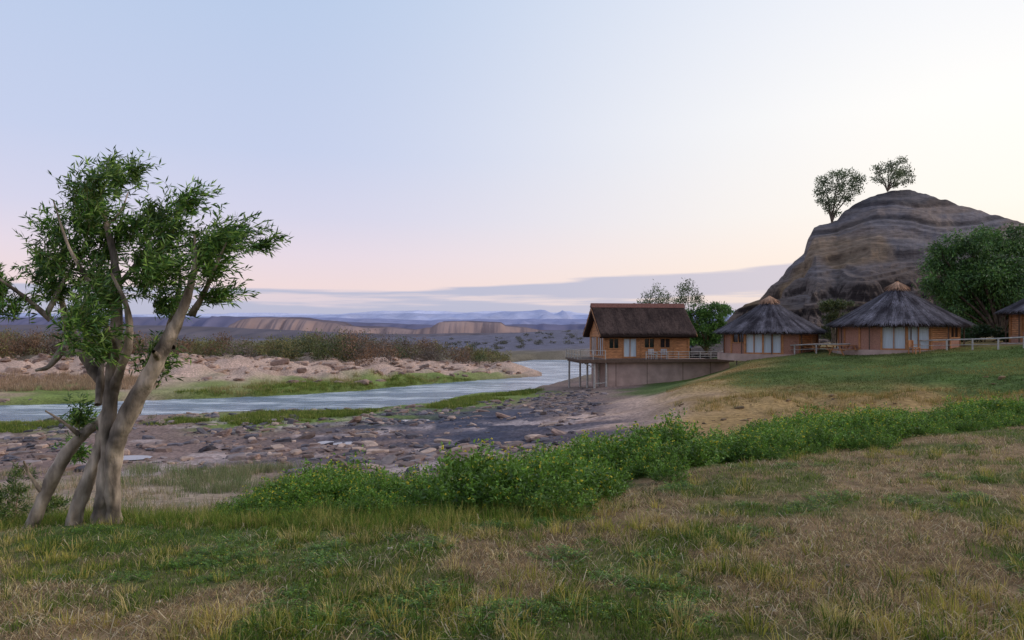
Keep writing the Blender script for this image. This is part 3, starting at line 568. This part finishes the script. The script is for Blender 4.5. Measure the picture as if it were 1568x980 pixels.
# far bank scrub
far=empty('riverside_scrub'); 
pal=[[lin(108,114,64),lin(92,100,56)],[lin(130,122,74),lin(112,106,64)],[lin(136,104,76),lin(114,88,68)],[lin(122,108,96),lin(106,94,84)],[lin(86,98,56),lin(74,86,48)]]
groups=[[] for _ in pal]; stems=[]
xs=[];
for k in range(620):
    px=rng.uniform(-420,775); d=rng.uniform(98,138) if px<600 else rng.uniform(112,140); xs.append((px,d))
xs=np.array(xs); sx_=(xs[:,0]-CX)/F*xs[:,1]; sz_=terr(sx_,xs[:,1]); sf=fbm(sx_*.06,xs[:,1]*.06,3,95)
for k in range(len(xs)):
    px,d=xs[k];x_=sx_[k];z_=sz_[k]; hh=rng.uniform(1.5,4.3)*np.interp(px,[-400,0,100,380,520,600,700,775],[1.15,1.15,.95,.85,1.25,1.15,.8,.5]); ww=hh*rng.uniform(.45,.8)
    gi=int(np.clip((sf[k]-.25)*9,0,4)) if rng.random()<.6 else int(rng.integers(0,5))
    groups[gi].append((x_,d,z_+hh*.42,ww,ww,hh*.5))
    if rng.random()<.5: stems.append([(x_,d,z_-.1,.05),(x_+rng.normal(0,.2),d,z_+hh*.5,.03),(x_+rng.normal(0,.5),d,z_+hh*.95,.01)])
for gI,(g_,pc) in enumerate(zip(groups,pal)):
    if g_: leafcloud('scrub_foliage',g_,len(g_)*380,(.22,.46),(.09,.17),pc,far,0,14,.42,.5)
tubes('scrub_stems',stems,M_bark,lin(130,116,100),far,4,2)
g_=[]
for k in range(110):
    px=rng.uniform(680,1090); d=rng.uniform(190,300); x_=(px-CX)/F*d; z_=terr(np.array([x_]),np.array([d]))[0]; s=rng.uniform(.4,1.1); g_.append((x_,d,z_+s*.4,s*1.6,s,s*.5))
leafcloud('hillside_scrub',g_,9000,(.3,.6),(.12,.25),[lin(94,94,76),lin(104,98,84)],None,0,8,.4)

# ---------------------------------------------------------------- thatch helper
def straws(name,p,d,nrm,L,W,col,parent):
    n=len(p); s=unit(np.cross(d,nrm)); d2=unit(d+nrm*rng.normal(0.02,.035,(n,1))+s*rng.normal(0,.05,(n,1)))
    L=L[:,None];W=W[:,None]; V=np.stack([p-s*W,p+s*W,p+d2*L+s*W*.5,p+d2*L-s*W*.5],1).reshape(-1,3)
    return mk(name,V,np.arange(4*n).reshape(n,4),M_straw,np.repeat(col,4,0),parent)
# ---------------------------------------------------------------- thatched round huts
def hut(cpx,d,zb,wr,rr_,ze,za,seed,segs,rot=0):
    c=P(cpx,HY,d); h=empty('thatched_round_hut',(c[0],c[1],0))
    ns=16; wood=MB();brick=MB();frame=MB();glass=MB();curt=MB(); top=ze+.35
    for k in range(ns):
        a=-math.pi/2+(k-ns/2+.5)*2*math.pi/ns+rot; cx_,cy_=wr*math.cos(a),wr*math.sin(a); yaw=a+math.pi/2; sw=2*wr*math.tan(math.pi/ns)
        t=segs.get(k,'w'); u=np.array([math.cos(yaw),math.sin(yaw)]); nn=np.array([math.cos(a),math.sin(a)]); C0=np.array([cx_,cy_])
        pp=C0-u*sw/2; frame.obox(pp+nn*.03,yaw,.14,.2,zb-.3,top)
        if t=='b': brick.obox(C0,yaw,sw,.14,zb-.3,top)
        elif t=='w':
            brick.obox(C0+nn*.01,yaw,sw,.16,zb-.3,zb+.55); wood.obox(C0,yaw,sw,.1,zb+.55,top)
        elif t=='win':
            brick.obox(C0,yaw,sw,.14,zb-.3,zb+.9); wood.obox(C0,yaw,sw,.1,zb+1.9,top)
            glass.obox(C0-nn*.03,yaw,sw*.9,.03,zb+.9,zb+1.9)
            for q_ in (-.42,0,.42): frame.obox(C0+u*sw*q_,yaw,.07,.13,zb+.9,zb+1.9)
            frame.obox(C0+nn*.04,yaw,sw,.16,zb+.86,zb+.93); frame.obox(C0+nn*.04,yaw,sw,.16,zb+1.88,zb+1.95)
        else:
            curt.obox(C0-nn*.06,yaw,sw*.92,.02,zb+.1,zb+1.98); 
            frame.obox(C0+nn*.02,yaw,sw,.12,zb+1.98,zb+2.1); wood.obox(C0,yaw,sw,.1,zb+2.1,top); frame.obox(C0+nn*.02,yaw,sw,.14,zb-.3,zb+.1)
            frame.obox(C0+nn*.02,yaw,.06,.1,zb+.1,zb+1.98)
    slab=MB(); slab.cyl((0,0,zb-.6),(0,0,zb-.02),wr+.7,wr+.7,32); slab.obj('patio_slab',M_conc,h)
    for b_,nm,mt in ((wood,'timber_walls',M_wood),(brick,'brick_walls',M_brick),(frame,'door_and_window_frames',M_trim),(glass,'window_glass',M_glass),(curt,'glass_doors',M_curt)):
        if b_.v: b_.obj(nm,mt,h)
    na_,nr_=72,22; V=[];
    for j in range(nr_+1):
        f=j/nr_; r=.12+(rr_-.12)*f; z=za-(za-ze)*(f**.88)
        for k in range(na_):
            a=2*math.pi*k/na_; rg=1+.02*(vn(np.array([k*.5]),np.array([j*.7+seed]))[0]-.5)
            V.append((math.cos(a)*r*rg,math.sin(a)*r*rg,z+.08*(vn(np.array([k*.35]),np.array([j*.4+seed*3]))[0]-.5)-(.05*rng.random() if j==nr_ else 0)))
    for j,(r,dz_) in enumerate(((rr_-.03,-.26),(wr-.1,.25))):
        for k in range(na_):
            a=2*math.pi*k/na_; V.append((math.cos(a)*r,math.sin(a)*r,ze+dz_-(.08*rng.random() if j==0 else 0)))
    Fq=[(j*na_+k,j*na_+(k+1)%na_,(j+1)*na_+(k+1)%na_,(j+1)*na_+k) for j in range(nr_+2) for k in range(na_)]
    mk('thatched_roof',np.array(V),np.array(Fq),M_thatch,None,h,True)
    n=15000; f=np.sqrt(rng.random(n))*.97+.02; a=rng.uniform(0,6.2832,n); r=.12+(rr_-.12)*f; z=za-(za-ze)*f**.88
    rad=np.stack([np.cos(a),np.sin(a),np.zeros(n)],1); p=rad*r[:,None]; p[:,2]=z+.05
    sl=(za-ze)/rr_; dd=unit(rad+np.array([0,0,-sl])); nn_=unit(rad*sl+np.array([0,0,1.]))
    tn=vn(a*14,f*2.5,seed); tn2=fbm(a*3+5,f*5,3,seed+4)
    col=(lin(58,52,56)+(lin(146,138,144)-lin(58,52,56))*np.clip(tn*.6+tn2*.9-.45,0,1)[:,None])*rng.uniform(.6,1.3,(n,1))
    straws('thatch_straws',p,dd,nn_,rng.uniform(.3,.75,n),rng.uniform(.012,.03,n),col,h)
    n=1500; a=rng.uniform(0,6.28,n); p=np.stack([np.cos(a)*rr_*.985,np.sin(a)*rr_*.985,np.full(n,ze-.03)],1); dd=unit(np.stack([np.cos(a)*.35,np.sin(a)*.35,-np.ones(n)],1)); nn_=np.stack([np.cos(a),np.sin(a),np.zeros(n)],1)
    straws('eave_fringe',p,dd,nn_,rng.uniform(.18,.42,n),rng.uniform(.01,.03,n),lin(76,66,64)*rng.uniform(.5,1.4,(n,1)),h)
    n=1100; a=rng.uniform(0,6.28,n); f=rng.random(n); p=np.stack([np.cos(a)*.1*f,np.sin(a)*.1*f,za+.3-f*.12],1); dd=unit(np.stack([np.cos(a)*1.0,np.sin(a)*1.0,-np.full(n,.6)-.3*f],1)); nn_=unit(np.stack([np.cos(a)*.6,np.sin(a)*.6,np.ones(n)],1))
    straws('ridge_cap',p,dd,nn_,rng.uniform(.5,1.15,n),rng.uniform(.015,.035,n),lin(188,148,120)*rng.uniform(.6,1.25,(n,1)),h)
    cap=MB(); cap.cyl((0,0,za-.5),(0,0,za+.27),.62,.1,14); cap.obj('ridge_cap_core',M_trim,h)
    po=MB()
    for k in range(10):
        a=2*math.pi*k/10; po.cyl((math.cos(a)*(rr_-.45),math.sin(a)*(rr_-.45),zb-.6),(math.cos(a)*(rr_-.45),math.sin(a)*(rr_-.45),ze+.1),.05,.045,7)
    po.obj('eave_posts',M_darkw,h)
    return h
hut(1178,60,4.5,3.7,4.45,6.45,9.2,1,{3:'w',4:'b',5:'win',6:'c',7:'c',8:'b',9:'w',10:'w',11:'b'},-.1)
hut(1374,54,5.02,4.05,4.86,7.02,10.05,2,{3:'b',4:'b',5:'b',6:'c',7:'c',8:'w',9:'win',10:'w',11:'b'},.02)
hut(1648,52,5.5,4.0,4.8,8.0,11.0,3,{2:'b',3:'w',4:'win',5:'w',6:'c'},0)

# ---------------------------------------------------------------- stilt house
h0=P(925,HY,66); house=empty('thatched_stilt_house',(h0[0],h0[1],0),math.radians(8))
ZF,ZE=3.7,6.15
wood=MB();frame=MB();glass=MB();curt=MB()
def wall(ax,L_,ops):
    def bx(m,a0,a1,o0,o1,z0,z1):
        if a1-a0<.01 or z1-z0<.01: return
        if ax=='f': m.box(a0,a1,o0,o1,z0,z1)
        else: m.box(o0,o1,a0,a1,z0,z1)
    cur=0
    for (a0,a1,z0,z1,k) in ops:
        bx(wood,cur,a0,0,.14,ZF,ZE); bx(wood,a0,a1,0,.14,ZF,z0); bx(wood,a0,a1,0,.14,z1,ZE); cur=a1
        bx(glass if k=='g' else curt,a0,a1,.08,.1,z0,z1)
        w=.07
        bx(frame,a0-.03,a0+w,-.035,.075,z0,z1); bx(frame,a1-w,a1+.03,-.035,.075,z0,z1)
        bx(frame,a0-.06,a1+.06,-.04,.07,z1-w,z1+.05); bx(frame,a0-.06,a1+.06,-.045,.07,z0-.04,z0+w)
        n_=2 if a1-a0<1.6 else 3
        for j in range(1,n_): 
            m_=a0+(a1-a0)*j/n_; bx(frame,m_-.03,m_+.03,-.02,.07,z0+w,z1-w)
    bx(wood,cur,L_,0,.14,ZF,ZE)
wall('f',8.6,[(.45,1.5,4.65,5.7,'g'),(1.9,3.3,3.82,5.7,'c'),(4.0,5.1,4.7,5.7,'g'),(5.6,6.7,4.7,5.7,'g')])
wall('l',5.5,[(.35,2.4,3.9,5.85,'c'),(2.8,5.0,3.9,5.85,'c')])
wood.box(8.46,8.6,.14,5.5,ZF,ZE); wood.box(.14,8.46,5.36,5.5,ZF,ZE)
for x_ in (-.04,3.62,5.3,7.0,8.5): frame.box(x_,x_+.14,-.05,-.003,ZF,ZE-.01)
for x_ in (.0,8.46):
    i=len(wood.v); wood.v+=[(x_,0,ZE),(x_,5.5,ZE),(x_,2.75,ZE+2.3),(x_+.14,0,ZE),(x_+.14,5.5,ZE),(x_+.14,2.75,ZE+2.3)]
    wood.f+=[(i,i+2,i+1),(i+3,i+4,i+5),(i,i+1,i+4,i+3),(i+1,i+2,i+5,i+4),(i+2,i,i+3,i+5)]
wood.obj('timber_walls',M_wood,house); frame.obj('window_frames',M_trim,house); glass.obj('window_glass',M_glass,house); curt.obj('glass_doors',M_curt,house)
x0,x1,ov=-.55,9.15,.65; zr_=8.72; ze_=5.95; half=2.75+ov; th_k=.28
def grid(sign):
    V=[];nu,nv_=60,16
    for j in range(nv_+1):
        for i_ in range(nu+1):
            f=j/nv_; x_=x0+(x1-x0)*i_/nu; y_=2.75+sign*half*f; z_=zr_-(zr_-ze_)*f-.10*math.sin(f*math.pi)
            z_+=.05*(vn(np.array([x_*1.3]),np.array([f*6+sign*9]))[0]-.5)
            V.append((x_,y_,z_))
    i=np.arange(nv_)[:,None]*(nu+1)+np.arange(nu)[None]; return np.array(V),np.stack([i,i+1,i+nu+2,i+nu+1],-1).reshape(-1,4)
Va,Fa=grid(-1);Vb,Fb=grid(1); o=mk('thatched_roof',np.vstack([Va,Vb]),np.vstack([Fa,Fb[:,::-1]+len(Va)]),M_thatch,None,house,True)
sm=o.modifiers.new('s','SOLIDIFY'); sm.thickness=th_k; sm.offset=1
for sg in (-1,1):
    n=11000; f=rng.uniform(.0,.97,n); x_=rng.uniform(x0,x1,n); y_=2.75+sg*half*f; z_=zr_-(zr_-ze_)*f-.10*np.sin(f*np.pi)+.31
    dn=unit(np.tile([0,sg*half,-(zr_-ze_)],(n,1)).astype(float)); nn_=unit(np.tile([0,sg*(zr_-ze_),half],(n,1)).astype(float))
    tn=fbm(x_*2,f*3,3,77); col=(lin(52,42,40)+(lin(104,84,76)-lin(52,42,40))*tn[:,None])*rng.uniform(.65,1.2,(n,1))
    straws('thatch_straws',np.stack([x_,y_,z_-.02],1),dn,nn_,rng.uniform(.25,.6,n),rng.uniform(.01,.02,n),col,house)
rc=MB(); rc.hexa([(x0-.05,2.35,zr_+.02),(x1+.05,2.35,zr_+.02),(x1+.05,3.15,zr_+.02),(x0-.05,3.15,zr_+.02),(x0-.05,2.68,zr_+.46),(x1+.05,2.68,zr_+.46),(x1+.05,2.82,zr_+.46),(x0-.05,2.82,zr_+.46)])
rc.obj('ridge_cap',plain('ridge_cap_clay',lin(118,78,68),.9,.3,8),house)
bb=MB()
for x_ in (x0-.04,x1):
    for sg in (-1,1):
        y_=2.75+sg*half; bb.hexa([(x_,y_,ze_-.14),(x_+.05,y_,ze_-.14),(x_+.05,2.75,zr_-.16),(x_,2.75,zr_-.16),(x_,y_,ze_+.02),(x_+.05,y_,ze_+.02),(x_+.05,2.75,zr_+.0),(x_,2.75,zr_+.0)])
bb.obj('barge_boards',M_trim,house)
dk_=MB(); dk_.box(-2.65,0,-1.3,5.2,3.5,3.66); dk_.box(0.002,12.6,-1.3,-.01,3.5,3.655); dk_.box(-2.7,12.65,-1.38,-1.302,3.38,3.68)
for k in range(9): dk_.box(-2.5+k*.3,-2.4+k*.3,-1.25,5.0,3.3,3.49)
dk_.obj('timber_deck',M_darkw,house)
fd=MB(); fd.box(.15,12.4,-.85,5.4,-.6,3.45); fd.obj('foundation_wall',M_conc,house)
fg=MB(); 
for x_ in (.9,4.0,7.6,10.4): fg.box(x_,x_+.06,-.853,-.851,-.5,3.4)
fg.obj('wall_joints',M_darkw,house)
sp=MB()
for (a,b) in ((-1.25,-1.1),(-.1,-1.1),(-1.25,1.6),(-.1,1.6),(-1.25,4.6),(-2.4,4.6)): sp.cyl((a,b,-.8),(a,b,3.4),.11,.10,8)
sp.cyl((-1.25,-1.1,1.4),(-.1,-1.1,1.45),.05,.05,6); sp.cyl((-1.25,-1.1,2.9),(-2.5,-1.1,3.45),.05,.05,6)
sp.obj('stilts',M_grey,house)
ra=MB()
def rail(m,p0,p1,z,hh,step,r=.035,mids=(.5,)):
    p0=np.array(p0,float);p1=np.array(p1,float);L_=np.linalg.norm(p1-p0);n_=max(1,int(round(L_/step)))
    for j in range(n_+1):
        p=p0+(p1-p0)*j/n_; m.cyl((*p,z),(*p,z+hh),r*1.2,r*1.2,6)
    for f in (1.0,)+tuple(mids): m.cyl((*p0,z+hh*f-.02),(*p1,z+hh*f-.02),r*.8,r*.8,6)
rail(ra,(-2.6,-1.2),(-2.6,5.1),3.66,.9,1.2); rail(ra,(-2.6,-1.2),(-.2,-1.2),3.66,.9,1.1); rail(ra,(3.8,-1.2),(12.5,-1.2),3.66,.75,1.15,.035,(.35,.68)); rail(ra,(12.5,-1.2),(12.5,1.0),3.66,.75,1.1)
ra.obj('deck_railing',M_grey,house)
def chair(name,loc,rz,mat,s=1.0):
    e_=empty(name,loc,rz); m=MB()
    for (a,b) in ((-.25,-.25),(.25,-.25),(-.25,.25),(.25,.25)): m.box(a-.03,a+.03,b-.03,b+.03,0,.42 if b<0 else .95)
    m.obj('legs',mat,e_); m=MB(); m.box(-.3,.3,-.28,.28,.421,.47); m.obj('seat',mat,e_)
    m=MB(); 
    for k in range(4): m.box(-.27+k*.15,-.18+k*.15,.285,.31,.5,.98)
    m.box(-.3,.3,.312,.335,.85,.93); m.obj('backrest',mat,e_); m=MB(); m.box(-.32,-.25,-.3,.28,.62,.66); m.box(.25,.32,-.3,.28,.62,.66); m.obj('armrests',mat,e_)
for (a,b,r_) in ((4.6,-.7,.3),(5.8,-.6,-.2)):
    ca,sa=math.cos(math.radians(8)),math.sin(math.radians(8)); chair('wooden_chair',(h0[0]+a*ca-b*sa,h0[1]+a*sa+b*ca,3.66),r_,M_gate)
def ptable(px,d):
    c=P(px,HY,d); z=terr(np.array([c[0]]),np.array([c[1]]))[0]; e_=empty('picnic_table',(c[0],c[1],z),.3); m=MB()
    for k in range(5): m.box(-.9,.9,-.4+k*.165,-.25+k*.165,.72,.76)
    m.obj('table_top',M_trim,e_); m=MB()
    for s_ in (-1,1): m.box(-.9,.9,s_*.75-.14,s_*.75+.14,.42,.46)
    m.obj('benches',M_trim,e_); m=MB()
    for x_ in (-.7,.7):
        for s_ in (-1,1): m.hexa([(x_-.04,s_*.75-.04,0),(x_+.04,s_*.75-.04,0),(x_+.04,s_*.75+.04,0),(x_-.04,s_*.75+.04,0),(x_-.04,s_*.25-.04,.719),(x_+.04,s_*.25-.04,.719),(x_+.04,s_*.25+.04,.719),(x_-.04,s_*.25+.04,.719)])
        m.box(x_-.045,x_+.045,-.85,.85,.36,.419)
    m.obj('trestle_legs',M_trim,e_)
ptable(1292,52.5); ptable(1250,56)
c=P(1400,HY,48.6); chair('wooden_chair',(c[0],c[1],terr(np.array([c[0]]),np.array([c[1]]))[0]),.5,M_trim)
pts=[(1128,61),(1200,56.5),(1300,53.4),(1430,49.3),(1568,46.2),(1760,43.2)]; Wp=[]
for j in range(len(pts)-1):
    n_=[5,6,6,7,7][j]
    for k in range(n_):
        t=k/n_; px=pts[j][0]*(1-t)+pts[j+1][0]*t; d=pts[j][1]*(1-t)+pts[j+1][1]*t; Wp.append(((px-CX)/F*d,d))
Wp=np.array(Wp); zz=terr(Wp[:,0],Wp[:,1]); fe=empty('wooden_railing'); m=MB()
for k in range(0,len(Wp),2): m.cyl((*Wp[k],zz[k]-.2),(*Wp[k],zz[k]+.82),.065,.06,7)
m.obj('posts',M_grey,fe); m=MB()
for k in range(0,len(Wp)-2,2): m.cyl((*Wp[k],zz[k]+.76),(*Wp[k+2],zz[k+2]+.76),.05,.05,6); m.cyl((*Wp[k],zz[k]+.38),(*Wp[k+2],zz[k+2]+.38),.02,.02,5)
m.obj('rails',M_grey,fe)

# ---------------------------------------------------------------- sky
w=bpy.data.worlds.new('World'); scene.world=w; w.use_nodes=True; nt=w.node_tree; nt.nodes.clear(); L=nt.links
wo=nt.nodes.new('ShaderNodeOutputWorld'); bg=nt.nodes.new('ShaderNodeBackground'); L.new(bg.outputs[0],wo.inputs[0])
tc=N(nt,'ShaderNodeTexCoord'); sx=N(nt,'ShaderNodeSeparateXYZ'); L.new(tc.outputs['Generated'],sx.inputs[0])
def mth(op,a,b=None,c=None):
    n=N(nt,'ShaderNodeMath',operation=op)
    for i_,v in enumerate((a,b,c)):
        if v is None: continue
        if isinstance(v,(int,float)): n.inputs[i_].default_value=v
        else: L.new(v,n.inputs[i_])
    return n.outputs[0]
def sm_(v,a,b,o0=0.,o1=1.):
    n=N(nt,'ShaderNodeMapRange',interpolation_type='SMOOTHSTEP'); L.new(v,n.inputs[0])
    for i_,x_ in enumerate((a,b,o0,o1)): 
        if isinstance(x_,(int,float)): n.inputs[i_+1].default_value=x_
        else: L.new(x_,n.inputs[i_+1])
    return n.outputs[0]
az=mth('ARCTAN2',sx.outputs[0],sx.outputs[1]); el=mth('ARCSINE',sx.outputs[2]); fe_=mth('DIVIDE',el,math.pi/2)
def ramp(stops):
    r=N(nt,'ShaderNodeValToRGB'); L.new(fe_,r.inputs[0]); r.color_ramp.interpolation='LINEAR'
    while len(r.color_ramp.elements)<len(stops): r.color_ramp.elements.new(.5)
    for e_,(p_,c_) in zip(r.color_ramp.elements,stops): e_.position=p_/90; e_.color=(*lin(*c_),1)
    return r.outputs[0]
cool=ramp([(0,(216,204,218)),(3.5,(236,214,216)),(6,(228,214,226)),(9,(212,210,231)),(14,(197,206,233)),(26,(184,202,231)),(90,(138,164,208))])
warm=ramp([(0,(250,224,206)),(4.5,(255,236,218)),(9,(255,247,236)),(16,(255,252,247)),(26,(240,242,248)),(90,(160,180,218))])
wf=sm_(mth('ABSOLUTE',mth('SUBTRACT',az,.82)),1.2,.18)
mx=N(nt,'ShaderNodeMix',data_type='RGBA'); L.new(wf,mx.inputs[0]); L.new(cool,mx.inputs[6]); L.new(warm,mx.inputs[7])
cv=N(nt,'ShaderNodeCombineXYZ'); L.new(mth('MULTIPLY',az,3.),cv.inputs[0]); L.new(mth('MULTIPLY',el,48.),cv.inputs[1])
nz=N(nt,'ShaderNodeTexNoise'); nz.inputs['Scale'].default_value=1.6; nz.inputs['Detail'].default_value=5; L.new(cv.outputs[0],nz.inputs[0])
top=mth('ADD',mth('MULTIPLY',mth('MAXIMUM',mth('ADD',az,.15),0.),.062),.060)
dlt=mth('ADD',mth('SUBTRACT',top,el),mth('MULTIPLY',mth('SUBTRACT',nz.outputs[0],.5),.026))
mask=sm_(dlt,0.,.007)
st_=sm_(mth('ADD',mth('MULTIPLY',mth('ABSOLUTE',mth('SUBTRACT',el,.043)),-18.),nz.outputs[0]),.34,.56)
mask=mth('MULTIPLY',mask,mth('SUBTRACT',1.,mth('MULTIPLY',st_,.75))); mask=mth('MULTIPLY',mask,sm_(az,1.5,.9)); mask=mth('MULTIPLY',mask,.9)
cc=N(nt,'ShaderNodeMix',data_type='RGBA'); L.new(sm_(az,-.1,.5),cc.inputs[0]); cc.inputs[6].default_value=(*lin(178,182,207),1); cc.inputs[7].default_value=(*lin(208,199,211),1)
m2=N(nt,'ShaderNodeMix',data_type='RGBA'); L.new(mask,m2.inputs[0]); L.new(mx.outputs[2],m2.inputs[6]); L.new(cc.outputs[2],m2.inputs[7])
sky=N(nt,'ShaderNodeTexSky',sky_type='NISHITA'); sky.sun_disc=False; sky.sun_elevation=math.radians(24); sky.sun_rotation=math.radians(80)
sc_n=N(nt,'ShaderNodeVectorMath',operation='SCALE'); L.new(sky.outputs[0],sc_n.inputs[0]); sc_n.inputs['Scale'].default_value=.008
m3=N(nt,'ShaderNodeVectorMath',operation='ADD'); L.new(m2.outputs[2],m3.inputs[0]); L.new(sc_n.outputs[0],m3.inputs[1])
L.new(m3.outputs[0],bg.inputs[0]); bg.inputs[1].default_value=1.0
sun=bpy.data.lights.new('sun','SUN'); sun.energy=1.3; sun.angle=math.radians(18); sun.color=(1,.91,.8)
so=link(bpy.data.objects.new('sun',sun)); A_,E_=math.radians(98),math.radians(30); so.rotation_euler=(math.pi/2-E_,0,math.pi-A_)
# ---------------------------------------------------------------- camera
cam=bpy.data.cameras.new('camera'); cam.lens=24; cam.sensor_width=36; cam.shift_y=15/1568; cam.clip_end=60000; cam.clip_start=.1
co=link(bpy.data.objects.new('camera',cam)); co.location=(0,0,EZ); co.rotation_euler=(math.pi/2,0,0); scene.camera=co
scene.view_settings.view_transform='Standard'; scene.view_settings.look='None'; scene.view_settings.exposure=0
